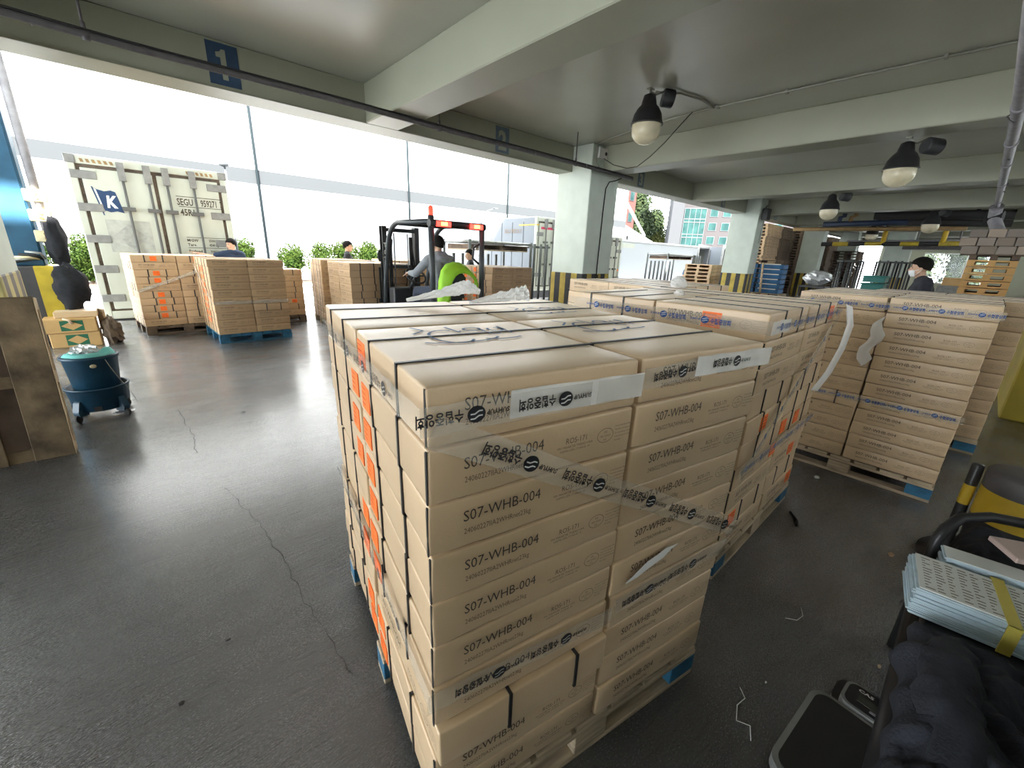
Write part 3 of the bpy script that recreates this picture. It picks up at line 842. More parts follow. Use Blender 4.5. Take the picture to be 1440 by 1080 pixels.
stack('the stack at forklift forks', 'cartons at the forklift forks', (2.70, 7.20), R(0), .119,
      ['b'] * 10, ('FL', 'FR', 'BL'), False, None, seed=35, w=1.2, d=1.09,
      pal=dict(label='pallet under the stack at the forklift forks', col='wood_dark', h=.145))
stack('the stack beyond forklift mast', 'cartons beyond the forklift mast', (4.30, 8.95), R(-3), .1195,
      ['b'] + ['a'] * 9, ('FL', 'FR'), False, None, seed=36,
      pal=dict(label='pallet under the stack beyond the forklift mast', col='wood', h=.145))
stack('the stack beside pillar racks', 'cartons beside the dock pillar racks', (4.90, 6.09), R(3.5), .119,
      ['a'] * 10, ('FL', 'FR', 'BL'), False,
      {(i, 'FL'): 'L0.2' for i in range(0, 8)} | {(i, 'BL'): 'L-0.12' for i in range(0, 8)}, seed=37,
      pal=dict(label='pallet under the stack beside the dock pillar racks', col='wood', h=.145))

# ---- marker writing on lids
def ribbon(mb, pts, w, z, mi=0):
    P = [Vector((x, y, z)) for x, y in pts]; vs = []
    for i, p in enumerate(P):
        t = (P[min(i + 1, len(P) - 1)] - P[max(i - 1, 0)]).normalized(); nn = Vector((-t.y, t.x, 0)) * w / 2
        vs += [p - nn, p + nn]
    mb.add(vs, [(2 * i, 2 * i + 1, 2 * i + 3, 2 * i + 2) for i in range(len(P) - 1)], mi)
def arc(cx, cy, rx, ry, a0, a1, n=12):
    return [(cx + rx * math.cos(R(a0 + (a1 - a0) * k / n)), cy + ry * math.sin(R(a0 + (a1 - a0) * k / n))) for k in range(n + 1)]
def scrawl(o, dx, dy, s):
    mb = MB(); z = BH + .0025
    def rb(p, w=.009): ribbon(mb, [(dx + x * s, dy + y * s) for x, y in p], w, z)
    rb(arc(-.06, -.02, .05, .08, 60, 320)); rb(arc(-.05, -.055, .10, .04, 200, 350))
    rb([(-.03, .10), (-.02, .02), (-.01, .04)]); rb(arc(.03, .05, .025, .02, 0, 330)); rb([(.05, .06), (.05, -.02), (.075, -.03)])
    rb(arc(.09, .03, .02, .025, 120, 430)); rb([(.115, .07), (.11, -.03)]); rb([(-.12, .12), (-.10, .07), (-.14, .03)]); rb(arc(.06, -.07, .05, .018, 180, 340))
    mb.build('marker_writing', 'blue_marker', o)
scrawl(main[(0, 'FL')], .02, .13, 1.15)
scrawl(main[(0, 'FR')], -.01, .12, 1.1)
scrawl(main[(0, 'BR')], .02, -.1, 1.0)

# ---- printed packing tape
def tape_print(mb, M, L, h, off, flip, mi):
    """SUHYUP, the round wave mark, and the Korean name, repeated along the tape"""
    per = .200 * h / .055
    k0 = -1
    x = off
    while x < L:
        def fr(u, v=0):
            return M @ (Matrix.Translation((x + u, h / 2, .0006)) @ (Matrix.Rotation(PI, 4, 'Z') if flip else Matrix()))
        sgn = -1 if flip else 1
        a, b = x - .1 * h / .055, x + .1 * h / .055
        if a >= -.03 and b <= L + .03:
            s = h / .055
            put_text(mb, 'SUHYUP', fr(-sgn * .090 * s) @ Matrix.Translation((0, -.005 * s, 0)), .010 * s, .048 * s, mi, 1, bold=.0004)
            put_text(mb, '수협중앙회', fr(sgn * .003 * s) @ Matrix.Translation((0, -.011 * s, 0)), .0185 * s, .086 * s, mi, 2, bold=.0007)
            c = fr(-sgn * .022 * s); n = 18
            mb.add([c @ Vector((.018 * s * math.cos(2 * PI * q / n), .016 * s * math.sin(2 * PI * q / n), 0)) for q in range(n)], [tuple(range(n))], mi)
            for dy in (-.005, .004):
                mb.add([c @ Vector((px * s, (py + dy) * s, .0004)) for px, py in ((-.012, -.002), (-.004, -.002), (.004, .003), (.012, .003), (.012, .0055), (.003, .0055), (-.005, .0005), (-.012, .0005))], [tuple(range(8))], mi + 1)
        x += per
def tape_strip(t, o, d, up, L, h, ink, m_='tape_clear', off=.1, flip=True, name='tape_strip', sag=0.0):
    M = plane_M(o, d, up)
    mb = MB(); n = max(2, int(L / .05)); vs = []
    rr = random.Random(int(L * 1000))
    for k in range(n + 1):
        f = k / n
        z = .0016 * math.sin(k * 2.1) + .0008 * rr.uniform(-1, 1)
        e = .0015 * rr.uniform(-1, 1)
        vs += [M @ Vector((L * f, e, z)), M @ Vector((L * f, h + e, z + .0005))]
    mb.add(vs, [(2 * i, 2 * i + 2, 2 * i + 3, 2 * i + 1) for i in range(n)], 0, True)
    s = mb.build(name, m_, t)
    mb = MB(); tape_print(mb, M @ Matrix.Translation((0, 0, .0025)), L, h, off, flip, 0)
    if mb.v: mb.build('tape_lettering', [ink, 'tape_glare_and_wave'], s)
    return s
ux = Vector((math.cos(A_R), math.sin(A_R), 0)); uy = Vector((-math.sin(A_R), math.cos(A_R), 0))
A0 = Vector((A_P[0], A_P[1], 0))
def FA(x, z, out=.013): return A0 + ux * x - uy * out + Vector((0, 0, z))
def LA(y, z, out=.013): return A0 + uy * y - ux * out + Vector((0, 0, z))
t = thing('packing_tape', 'printed clear packing tape wound round the closest carton stack', 'tape')
def run(p, q, **k):
    d = q - p; L = d.length; d.normalize(); up = Vector((0, 0, 1)); up = (up - d * up.dot(d)).normalized()
    k.setdefault('h', .058)
    return tape_strip(t, p, d, up, L, ink='black_ink', **k)
run(LA(1.215, 1.262), LA(-.013, 1.277), off=.12)
run(FA(.17, 1.286, .010), FA(.545, 1.279, .010), m_='tape_glare_and_wave', off=9, h=.060)  # white layer stands in for glare on the clear tape
run(FA(-.015, 1.284), FA(.545, 1.279), off=.085)
run(FA(.55, 1.292, .009), FA(.80, 1.302, .009), off=.12, h=.054)
run(FA(.74, 1.306), FA(1.10, 1.302), m_='tape_glare_and_wave', off=.16, h=.055)  # glare put into the tape colour
run(FA(-.01, 1.265, .016), FA(1.10, .675, .020), off=.22, h=.064)
run(LA(1.215, .60), LA(-.02, .60), off=.12)
run(FA(-.02, .595), FA(.55, .565), off=.16)
run(FA(.56, .585), FA(1.10, .605), off=.12, m_='tape_clear')
# tape round the second stack
t = thing('packing_tape', 'clear packing tape with blue print round the second stack', 'tape')
def runb(p, q, **k):
    p = Vector(p); q = Vector(q); d = q - p; L = d.length; d.normalize(); up = Vector((0, 0, 1)); up = (up - d * up.dot(d)).normalized()
    k.setdefault('ink', 'blue_ink'); k.setdefault('h', .058)
    return tape_strip(t, p, d, up, L, flip=False, **k)
bz = .15 + 9 * .1248
runb((1.965, 1.68, bz + .035), (1.96, .555, bz + .035), off=.02)
runb((1.965, .556, bz + .035), (2.20, .557, bz + .035), off=.14, m_='tape_glare_and_wave')  # bright stretch of clear tape, its glare painted white
runb((2.20, .557, bz + .035), (3.22, .566, bz + .035), off=.1)
runb((3.22, .560, bz + .03), (2.0, .548, .60), off=.3)
runb((1.965, .555, .62), (3.2, .562, .62), off=.1)
# tape round the torn film stack
t = thing('packing_tape', 'tape with blue print round the stack with torn film', 'tape')
cz = .15 + 11 * .1045
runb((3.958, 1.0, cz + .015), (3.958, -.12, cz + .015), off=.13, h=.05)
runb((3.958, 1.0, cz - 7 * .1045 + .05), (3.958, -.12, cz - 7 * .1045 + .05), off=.09, h=.05)
# tape across the stack in front of the reefer and the mid floor stack
def plain_tape(label, p, q, h=.05):
    p = Vector(p); q = Vector(q); d = (q - p).normalized(); up = Vector((0, 0, 1)); up = (up - d * up.dot(d)).normalized()
    mb = MB(); M = plane_M(p, d, up); mb.box(0, (q - p).length, -h / 2, h / 2, 0, .002, 0, M)
    s = tag(mb.build('packing_tape', 'tape_clear'), label, 'tape')
    return s
def loc(P, r, x, y, z): return (P[0] + math.cos(r) * x - math.sin(r) * y, P[1] + math.sin(r) * x + math.cos(r) * y, z)
plain_tape('slanting clear tape across the stack in front of the reefer', loc((-.045, 9.42), R(7), 0, -.02, .75), loc((-.045, 9.42), R(7), 1.2, -.02, 1.20))
plain_tape('clear tape low on the front of the blue pallet stack', loc((.829, 8.075), R(2.5), 0, -.015, .66), loc((.829, 8.075), R(2.5), 1.09, -.015, .66))
plain_tape('slanting clear tape down the side of the blue pallet stack', loc((.829, 8.075), R(2.5), -.015, 1.2, 1.2), loc((.829, 8.075), R(2.5), -.015, 0, .66))
# ---------------------------------------------------------------- the yard outside
struct(MB().box(-80, 190, 11.45, 120, -1.5, -1.2).build('ground', 'asphalt_yard'), 'pale asphalt of the truck yard')
MB().box(X0, X1 + 2, 11.36, 11.45, -1.2, .0)
struct(MB().box(-30, 58, 32.4, 32.65, -1.2, -1.03).build('kerb', 'concrete'))
struct(MB().box(-30, 58, 32.65, 36, -1.2, -1.0).build('planting_bed', 'mulch'), 'brown mulch bed along the white warehouse')
wh = struct(MB().box(-45, 58.6, 40, 62, -1.2, 24).build('wall_warehouse', 'warehouse_white'), 'white warehouse wall across the yard')
MB().box(-45, 58.65, 39.94, 40, 6.05, 7.03).build('grey_band', 'warehouse_band', wh)
for x in (-4.6, 8.36, 21.35, 34.15, 47.0):
    MB().tube([(x, 39.85, -1.0), (x, 39.85, 23.5)], .10, 10).build('downpipe', 'pipe_down', wh)
    for dx in (-.55, .95): MB().box(x + dx - .008, x + dx + .008, 39.985, 40, -1, 23.5).build('panel_joint', 'warehouse_band', wh)

# ---- leafy bushes and trees
def leaf_cloud(n, blobs, size, seed, flat=.6):
    rr = random.Random(seed); mb = MB()
    for _ in range(n):
        c, rad = rr.choice(blobs)
        while True:
            p = Vector((rr.uniform(-1, 1), rr.uniform(-1, 1), rr.uniform(-1, 1)))
            if .25 < p.length < 1: break
        p = p.normalized() * (p.length ** .4)
        pos = Vector(c) + Vector((p.x * rad[0], p.y * rad[1], p.z * rad[2]))
        nrm = (p + Vector((rr.uniform(-1, 1), rr.uniform(-1, 1), rr.uniform(-.4, 1.2))) * .8).normalized()
        a = nrm.orthogonal().normalized(); a = Matrix.Rotation(rr.uniform(0, 6.28), 3, nrm) @ a; b = nrm.cross(a)
        s = size * rr.uniform(.6, 1.3)
        mb.add([pos + a * s, pos + b * s * flat * .6 + nrm * s * .1, pos - a * s * .9, pos - b * s * flat * .6 + nrm * s * .1], [(0, 1, 2, 3)], 0)
    return mb
def blobs(rr, w, h, n):
    out = []
    for _ in range(n):
        a = rr.uniform(0, 6.28); q = rr.uniform(.0, .55)
        z = rr.uniform(.25, .8) * h
        s = rr.uniform(.28, .48) * w
        out.append(((w * q * math.cos(a), w * q * math.sin(a), z), (s, s, s * h / w * .62)))
    return out
rr_ = random.Random(4)
BUSH = [leaf_cloud(5200, blobs(rr_, 1.5, 2.7, 14), .10, k).mesh('foliage', ['leaf']) for k in range(3)]
trunk = MB()
for k in range(4): a = k * 1.6; trunk.tube([(0, 0, 0), (.12 * math.cos(a), .12 * math.sin(a), .5), (.4 * math.cos(a), .4 * math.sin(a), 1.4)], [.05, .04, .02], 7)
TRUNK = trunk.mesh('stem', ['bark'])
for i, (x, s, lab) in enumerate(((-4.2, 1.0, 'leafy bush by the kerb behind the blue mast'), (-2.0, 1.0, 'leafy green bush between the blue mast and the reefer container'), (5.75, 1.02, 'bush showing past the right edge of the reefer container'),
                       (8.9, .98, 'leafy bush behind the sunlit carton stack'), (10.6, 1.05, 'leafy bush left of the walking man'), (12.3, 1.1, 'bush just behind the head of the walking man'), (14.4, 1.14, 'bush beside the forklift mast across the yard'),
                       (17.6, 1.05, 'bush seen through the forklift cage'), (-7, 1.0, 'bush at the far left end of the planting bed'))):
    t = thing('bush', lab, 'bush', (x, 34.0 + (i % 2) * .4, -1.0), i * 1.3, 'bushes along the white warehouse')
    t.scale = (s, s, s)
    link('foliage', BUSH[i % 3], t); link('stem', TRUNK, t)
rr_ = random.Random(9)
TREE = [leaf_cloud(5200, blobs(rr_, 5.0, 13, 18), .46, 50 + k).mesh('foliage', ['leaf_hill' if k < 2 else 'leaf_yellow']) for k in range(3)]
tt = MB().tube([(0, 0, 0), (.1, .1, 5), (0, .3, 10)], [.35, .25, .1], 8).mesh('tree_trunk', ['bark'])
for i, (x, y, s, k, lab) in enumerate(((121, 76, 1.3, 0, 'tall hillside tree right beside the red brick building'), (123, 73.5, .62, 2, 'yellow green tree low behind the white awning'), (133, 79, 1.4, 1, 'tall hillside tree nearest the grey office tower'),
                                 (128, 76, .7, 2, 'small yellowish tree in front of the hillside trees'), (131, 74.5, .75, 2, 'yellowish tree between the awning and the office'), (138, 92, 2.0, 0, 'highest tree at the back of the hillside'))):
    t = thing('tree', lab, 'tree', (x, y, -1.2 + (y - 60) * .10), i * .9, 'hillside trees between the buildings')
    t.scale = (s, s, s)
    link('foliage', TREE[k], t); link('tree_trunk', tt, t)
for i, (x, y, s, k, lab) in enumerate(((62, 5.6, .55, 0, 'tree filling the left part of the far window'), (64, 2.0, .6, 1, 'tree filling the middle of the far window'), (66, -2.5, .6, 0, 'tree at the right part of the far window'))):
    t = thing('tree', lab, 'tree', (x, y, -2.0), i * 2, 'trees outside the far window')
    t.scale = (s, s, s)
    link('foliage', TREE[k], t); link('tree_trunk', tt, t)
struct(MB().box(48.2, 120, -40, 11.4, -1.5, -1.2).build('ground', 'asphalt_yard'))

# ---- office block, red building, awning, lamps
t = thing('office_building', 'grey tiled office block with a teal glass corner', 'building', (115.2, 52.8, -1.2), R(-56))
# local +x runs to the picture's right, -y faces the camera
MB().box(-9.6, -6.6, -.5, 10, 0, 34).build('stair_tower', 'office_white', t)
MB().box(-6.6, 26, 0, 10, 0, 31).build('tiled_wall', 'tile_wall', t)
gl = MB().box(-6.4, -1.0, -.35, .2, 1, 15.8).build('curtain_wall', 'glass_teal', t)
mb = MB()
for x in (-6.4, -5.1, -3.7, -2.4, -1.05): mb.box(x - .05, x + .05, -.45, -.3, 1, 15.8)
for z in (5, 8.6, 9.4, 12.4, 13.2, 15.8): mb.box(-6.4, -1.0, -.45, -.3, z - .08, z + .08)
mb.build('mullion', 'mullion', gl)
for z in (3.6, 7.0, 10.4, 13.8, 17.2, 20.6):
    for x in (.9, 4.0, 7.1, 10.2, 13.3, 16.4):
        f = MB().box(x - .98, x + .98, -.12, .05, z, z + 2.0).build('window', 'mullion', t)
        MB().box(x - .88, x + .88, -.14, -.1, z + .1, z + 1.9).build('pane', 'glass_teal', f)
t = thing('brick_building', 'red brick building edge beside the white warehouse', 'building', (106, 72, -1.2))
MB().box(-2, 3.5, 0, 8, 0, 40).build('wall', 'brick_red', t)
for z in (6, 12.5, 18, 23): f = MB().box(.3, 2.3, -.15, .1, z, z + 2.4).build('window', 'office_white', t); MB().box(.5, 2.1, -.17, -.13, z + .2, z + 2.2).build('pane', 'glass_teal', f)
t = thing('awning', 'white entrance awning with a slanting brace on the warehouse end', 'awning', (58.6, 40, 0))
MB().prism([(0, 0), (8.6, -1.7), (8.6, -1.2), (0, .9)], 0, 5, plane_M((0, 5, 5.6), (1, 0, 0), (0, 0, 1))).build('canopy', 'warehouse_white', t)
MB().tube([(.1, .2, 9.6), (6.2, .2, 5.2)], .22, 8).build('brace', 'warehouse_white', t)
for x in (1.5, 3.2): MB().tube([(x, 1.5, -1.2), (x, 1.5, 5.0)], .12, 8).build('post', 'mullion', t)
t = thing('street_lamp', 'arm street lamp rising behind the second container', 'street lamp', (19.3, 25, -1.2))
MB().tube([(0, 0, 0), (0, 0, 5.5)], .055, 8).build('pole', 'mullion', t)
MB().tube([(0, 0, 5.45), (.25, 0, 5.62), (1.0, 0, 5.85)], .035, 8).build('arm', 'mullion', t)
MB().box(.75, 1.15, -.08, .08, 5.82, 5.88).build('head', 'mullion', t)
t = thing('mast_lamp', 'thin pole with a round head beside the reefer container', 'street lamp', (2.50, 16, -1.2))
MB().tube([(0, 0, 0), (0.02, 0, 5.0)], .028, 8).build('pole', 'mullion', t)
MB().lathe([(.02, 4.93), (.12, 4.96), (.14, 5.02), (.10, 5.07), (.02, 5.1)], 14).build('head', 'mullion', t)

# ---- refrigerated container with its doors to the dock
def locking_bar(mb_parent, x, z0, z1, y):
    t = mb_parent
    b = MB().tube([(x, y - .05, z0), (x, y - .05, z1)], .021, 8).build('locking_bar', 'bar_grey', t)
    for z in (z0 + .2, z1 - .12): MB().box(x - .055, x + .055, y - .085, y, z - .16, z + .16).build('bar_keeper', 'hinge_grey', b)
    for z in (z0 + .85, z1 - .78): MB().box(x - .10, x + .10, y - .08, y, z - .035, z + .035).build('bar_guide', 'bar_grey', b)
def container(loc_, w, zb, zt, length, label, full=True, side='reefer_side'):
    t = thing('container', label, 'container', loc_)
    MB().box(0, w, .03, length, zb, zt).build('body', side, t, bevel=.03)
    mb = MB(); fr = .11
    mb.box(0, fr, -.05, .06, zb, zt); mb.box(w - fr, w, -.05, .06, zb, zt); mb.box(fr, w - fr, -.05, .06, zt - .15, zt); mb.box(fr, w - fr, -.05, .06, zb, zb + .16)
    mb.build('door_frame', 'reefer', t, bevel=.01)
    MB().box(fr, w - fr, -.01, .03, zb + .16, zt - .15).build('gasket', 'gasket_old', t)
    g = .055
    for i, (a, b) in enumerate(((fr + g, w / 2 - .03), (w / 2 + .03, w - fr - g))):
        d = MB().box(a, b, -.05, .02, zb + .20, zt - .21).build('door', 'reefer', t, bevel=.008)
        hs = [zb + .42 + (zt - zb - .75) * k / 4 for k in range(5)] if full else [zb + .6, zt - .6]
        for z in hs:
            if i == 0: MB().box(0.02, a + .20, -.075, -.04, z - .07, z + .07).build('hinge', 'hinge_grey', d, bevel=.006)
            else: MB().box(b - .20, w - .02, -.075, -.04, z - .07, z + .07).build('hinge', 'hinge_grey', d, bevel=.006)
        ww = b - a
        for f in ((.556, .93) if i == 0 else (.15, .575)) if full else (.3, .7): locking_bar(d, a + ww * f, zb + .14, zt - .10, -.05)
    return t
CW = 2.42
t = container((-.625, 11.62, 0), CW, .02, 3.02, 12.1, 'white refrigerated container with dark flag mark and door bars at the dock')
y = -.0535
def CP(x, z): return plane_M((x, y, z), (1, 0, 0), (0, 0, 1))
mb = MB()
# wavy flag on a short staff with a K
fl_ = [(.36, 2.48), (.42, 2.455), (.54, 2.43), (.66, 2.455), (.74, 2.43), (.83, 2.06), (.70, 2.085), (.58, 2.06), (.50, 2.085), (.45, 2.05)]
fl_ = [((p - .325) * .78 + .255, q) for p, q in fl_]
mb.add([(p, y, q) for p, q in fl_], [(0, 9, 8, 1), (1, 8, 7, 2), (2, 7, 6, 3), (3, 6, 5, 4)], 0)
mb.add([(.255, y, 2.50), (.278, y, 2.495), (.36, y, 2.0), (.341, y, 2.005)], [(0, 3, 2, 1)], 0)
mb.add([(.285, y - .0004, 2.47), (.313, y - .0004, 2.455), (.375, y - .0004, 2.07), (.355, y - .0004, 2.065)], [(0, 3, 2, 1)], 1)
put_text(mb, 'K', plane_M((.415, y - .001, 2.15), (1, 0, 0), (0.09, 0, 1)), .21, .16, 1, 2, bold=.012)
mb.build('flag_mark', ['flag_blue', 'paper_white'], t)
mb = MB()
put_text(mb, 'SEGU', CP(1.50, 2.30), .13, .27, bold=.004); put_text(mb, '959271', CP(1.90, 2.30), .13, .28, bold=.004); put_text(mb, '7', CP(2.24, 2.30), .13, .045, bold=.004)
put_text(mb, '45R1', CP(1.53, 2.10), .13, .24, bold=.004)
for z, a, b in ((2.46, 1.50, 2.30), (2.265, 1.52, 2.30)): mb.box(a, b, y - .001, y, z, z + .012)
rows = (('MGW', '35000 kg 77160 lb', 1.58), ('Tare', '4540 kg 10010 lb', 1.49), ('Payload', '30460 kg 67150 lb', 1.36), ('Cube', '67.4 m 2380 ft', 1.27))
for a, b, z in rows:
    put_text(mb, a, CP(1.55, z), .055, None, 0, 1, bold=.002); put_text(mb, b, CP(1.93, z), .055, .36, 0, 1, bold=.002)
for k, s_ in enumerate(('Total own Weight', 'of Generating Set', 'When Fitted')): put_text(mb, s_, CP(1.55, 1.17 - k * .055), .034, .26, 0, 1)
put_text(mb, 'Seaco', CP(1.55, .95), .055, None, 0, 1, bold=.002); put_text(mb, 'SRL', CP(1.55, .87), .055, None, 0, 1, bold=.002); put_text(mb, 'Bridgetown,', CP(1.93, .95), .055, .28, 0, 1, bold=.002); put_text(mb, 'Barbados', CP(1.93, .87), .055, .22, 0, 1, bold=.002)
for z in (1.66, 1.45, 1.235, 1.02): mb.box(1.55, 2.30, y - .001, y, z, z + .010)
mb.build('container_writing', 'ink', t)
mat('worn_patch', (0.36, 0.37, 0.33), .6, noise_amt=.15, nscale=9)
MB().box(.34, 1.0, y - .0006, y + .001, 1.33, 1.93).add([(.67, y - .0012, 1.87), (.93, y - .0012, 1.63), (.67, y - .0012, 1.39), (.41, y - .0012, 1.63)], [(0, 1, 2, 3)], 1) 
mb = MB().box(.34, 1.0, y - .0006, y + .001, 1.33, 1.93)
mb.add([(.67, y - .0012, 1.87), (.93, y - .0012, 1.63), (.67, y - .0012, 1.39), (.41, y - .0012, 1.63)], [(0, 1, 2, 3)], 1)
mat('worn_patch_dark', (0.31, 0.32, 0.29), .6, noise_amt=.2, nscale=12)
mb.build('faded_placard', ['worn_patch', 'worn_patch_dark'], t)
mb = MB().box(.82, 1.06, y - .004, y, .62, .86)
o = mb.build('blue_plate', 'flag_blue', t, bevel=.003)
mb = MB()
for k, s_ in enumerate(('ALWAYS', 'CLOSE DOOR', 'FIRMLY')): put_text(mb, s_, plane_M((.94, y - .0045, .80 - k * .065), (1, 0, 0), (0, 0, 1)), .028, .15, align='C')
mb.build('lettering', 'white_paint', o)
MB().tube([(.62, -.1, .95), (.98, -.1, .95), (1.02, -.1, .99)], .016, 6).build('door_handle', 'steel', t)
for x, d_ in ((.2, 1), (1.75, -1)):
    mb = MB()
    for k in range(6): mb.add([(x + k * .08, -.055, 2.90), (x + k * .08 + .045, -.055, 2.90), (x + k * .08 + .03, -.055, 2.96), (x + k * .08 - .015, -.055, 2.96)], [(0, 1, 2, 3)], 0)
    mb.build('hazard_tape', 'ochre', t)
mb = MB()
for cx in (.06, CW - .06): mb.box(cx - .075, cx + .075, -.07, .1, 2.87, 3.02)
mb.build('corner_casting', 'hinge_grey', t, bevel=.01)
mb = MB().box(.05, CW - .05, -.10, .25, -.30, .0)
bb = mb.build('rear_bumper', 'black_metal', t, bevel=.01)
for a in (.12, .48, 1.6, 1.95): MB().box(a, a + .32, -.115, -.09, -.12, -.04).build('tail_lamp', 'tail_pink', bb, bevel=.004)
# chassis under it
ch = MB().box(.5, CW - .5, .3, 12, -.35, .0).build('chassis', 'black_metal', t)
for yy in (1.2, 2.5):
    for x in (.15, CW - .15): MB().tube([(x - .14, yy, -.72), (x + .14, yy, -.72)], .48, 20).build('wheel', 'black_rubber', ch)

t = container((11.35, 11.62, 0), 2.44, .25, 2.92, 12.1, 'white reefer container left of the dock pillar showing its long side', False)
mb = MB()
for k in range(1, 19): mb.box(-.012, .0, k * .64, k * .64 + .02, .45, 2.75)
mb.build('side_seam', 'mullion', t)
mb = MB(); put_text(mb, 'SZLU 987215 7', plane_M((-.014, 1.75, 2.36), (0, -1, 0), (0, 0, 1)), .14, 1.0, bold=.004); mb.build('container_writing', 'ink_soft', t)
mb = MB().box(.25, 1.15, -.056, -.05, 2.50, 2.58).box(1.3, 2.2, -.056, -.05, 2.50, 2.58); mb.build('red_stripe', 'tail_pink', t)
MB().box(-.01, .14, -.06, .9, 2.62, 2.66).build('yellow_edge', 'yellow', t)
for yy in (2.0, 9.5): MB().box(.3, 2.1, yy, yy + 1, -1.2, .25).build('chassis_leg', 'black_metal', t)
t = container((14.25, 11.5, 0), 2.45, .1, 2.46, 8, 'white truck box standing behind the dock pillar', False)
MB().box(.3, 2.1, .5, 7, -1.2, .1).build('chassis', 'black_metal', t)
for z in (.35, 1.0): MB().box(2.28, 2.36, -.06, -.04, z, z + .08).build('marker_lamp', 'orange', t)
t = thing('container', 'plain white refrigerated container seen along its side right of the pillar', 'container', (18.0, 12.6, 0))
MB().box(0, 8.6, 0, 2.4, .2, 2.38).build('body', 'box_white', t, bevel=.04)
MB().box(-.02, 8.62, -.03, 2.43, 2.38, 2.46).build('top_rail', 'white_paint', t)
MB().box(-.02, 8.62, -.03, 0.0, .2, .28).build('bottom_rail', 'ochre', t)
MB().box(.15, 1.5, -.012, 0, 2.08, 2.3).build('vent_panel', 'reefer', t)
MB().box(.5, 8, .3, 2, -1.2, .2).build('chassis', 'black_metal', t)
def open_container(loc_, w, d, z0, z1, label, rz):
    t = thing('container', label, 'container', loc_, rz)
    mb = MB(); k = .08
    mb.box(0, k, 0, d, z0, z1); mb.box(w - k, w, 0, d, z0, z1); mb.box(k, w - k, 0, d, z1 - k, z1); mb.box(k, w - k, 0, d, z0, z0 + k); mb.box(k, w - k, d - k, d, z0 + k, z1 - k)
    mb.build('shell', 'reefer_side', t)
    mb = MB().box(-.04, .08, -.06, .06, z0, z1).box(w - .08, w + .04, -.06, .06, z0, z1).box(0, w, -.06, .06, z1 - .05, z1 + .15)
    mb.build('door_frame', 'steel', t)
    MB().box(k, w - k, .2, d - k, z0 + k, z0 + k + .03).build('liner_floor', 'black_metal', t)
    MB().box(k, k + .02, .2, d - k, z0 + k, z1 - k).build('liner', 'wall_dark', t); MB().box(w - k - .02, w - k, .2, d - k, z0 + k, z1 - k).build('liner', 'wall_dark', t); MB().box(k, w - k, .2, d - k, z1 - k - .02, z1 - k).build('liner', 'wall_dark', t)
    MB().box(k + .02, w - k - .02, d - k - .02, d - k, z0 + k, z1 - k).build('liner', 'wall_dark', t)
    MB().box(.3, w - .3, .3, d, -1.2, z0).build('chassis', 'black_metal', t)
    mb = MB()
    for q in range(1, 9): mb.box(-.02, 0, q * d / 9, q * d / 9 + .06, z0 + .2, z1 - .2)
    mb.build('side_rib', 'mullion', t)
    return t
open_container((27.3, 12.9, 0), 2.5, 7.0, .0, 2.45, 'open empty container behind the steel racks beyond the pillar', R(10))
open_container((31.0, 12.9, 0), 2.5, 7.0, .0, 2.55, 'second open container close to the second dock pillar', R(10))

# ---- steel stacking racks
def rack(P, r, w, d, h, n, label, pal=True):
    t = thing('steel_rack', label, 'rack', P, r, 'nested steel stacking racks')
    for x in (0, w):
        for y_ in (0, d): MB().tube([(x, y_, 0), (x, y_, h)], .04, 8).build('post', 'steel_frame', t)
    mb = MB()
    for z in (h - .05, .12):
        mb.tube([(0, 0, z), (w, 0, z)], .035, 6); mb.tube([(0, d, z), (w, d, z)], .035, 6); mb.tube([(0, 0, z), (0, d, z)], .035, 6); mb.tube([(w, 0, z), (w, d, z)], .035, 6)
    mb.build('frame', 'galv', t)
    if pal:
        q = thing('wooden_pallet', 'pallet lying on top of ' + pal, 'pallet', (0, 0, 0))
        M = Matrix.Translation(P) @ Matrix.Rotation(r, 4, 'Z')
        q.location = M @ Vector((.08, .06, h - .26)); q.rotation_euler = (0, 0, r)
        MB().box(0, w - .16, 0, d - .12, .13, .15).build('deck', 'wood_dark', q)
        for k in range(3): MB().box(k * (w - .26) / 2, k * (w - .26) / 2 + .1, 0, d - .12, .03, .13).build('stringer', 'wood_dark', q)
        MB().box(0, w - .16, 0, d - .12, 0, .03).build('bottom_deck', 'wood', q)
    # nested uprights leaning in a row at the far end
    for k in range(7):
        x = w + .12 + k * .13
        MB().tube([(x, 0 + (k % 2) * .12, 0), (x + .02, (k % 2) * .12, h - .02)], .036, 7).build('nested_post', 'steel_frame', t)
        if k % 2: MB().tube([(x, 0, h - .1), (x, d, h - .1)], .03, 6).build('nested_rail', 'steel_frame', t)
    for k in range(6):
        x = w * (k + 1) / 7
        MB().tube([(x, d, 0), (x, d, h - .35)], .045, 7).build('rear_post', 'steel_frame', t)
    return t
rack((6.45, 8.95, 0), 0, 2.15, 1.2, 1.90, 7, 'steel racks beside the striped dock pillar under the white container', 'the racks beside the dock pillar')
rack((18.3, 10.0, 0), R(4), 2.9, 1.0, 1.86, 7, 'steel racks beyond the dock pillar in front of the open container', 'the racks beyond the dock pillar')
t = thing('steel_bench', 'low black steel frame table at the foot of the dock pillar', 'table', (6.45, 5.35, 0))
MB().box(0, 1.5, -.2, .25, .93, .97).build('top', 'black_metal', t)
for x in (.05, 1.45):
    for y_ in (-.15, .2): MB().tube([(x + (-.12 if x < 1 else .12), y_, 0), (x, y_, .93)], .02, 8).build('leg', 'galv', t)

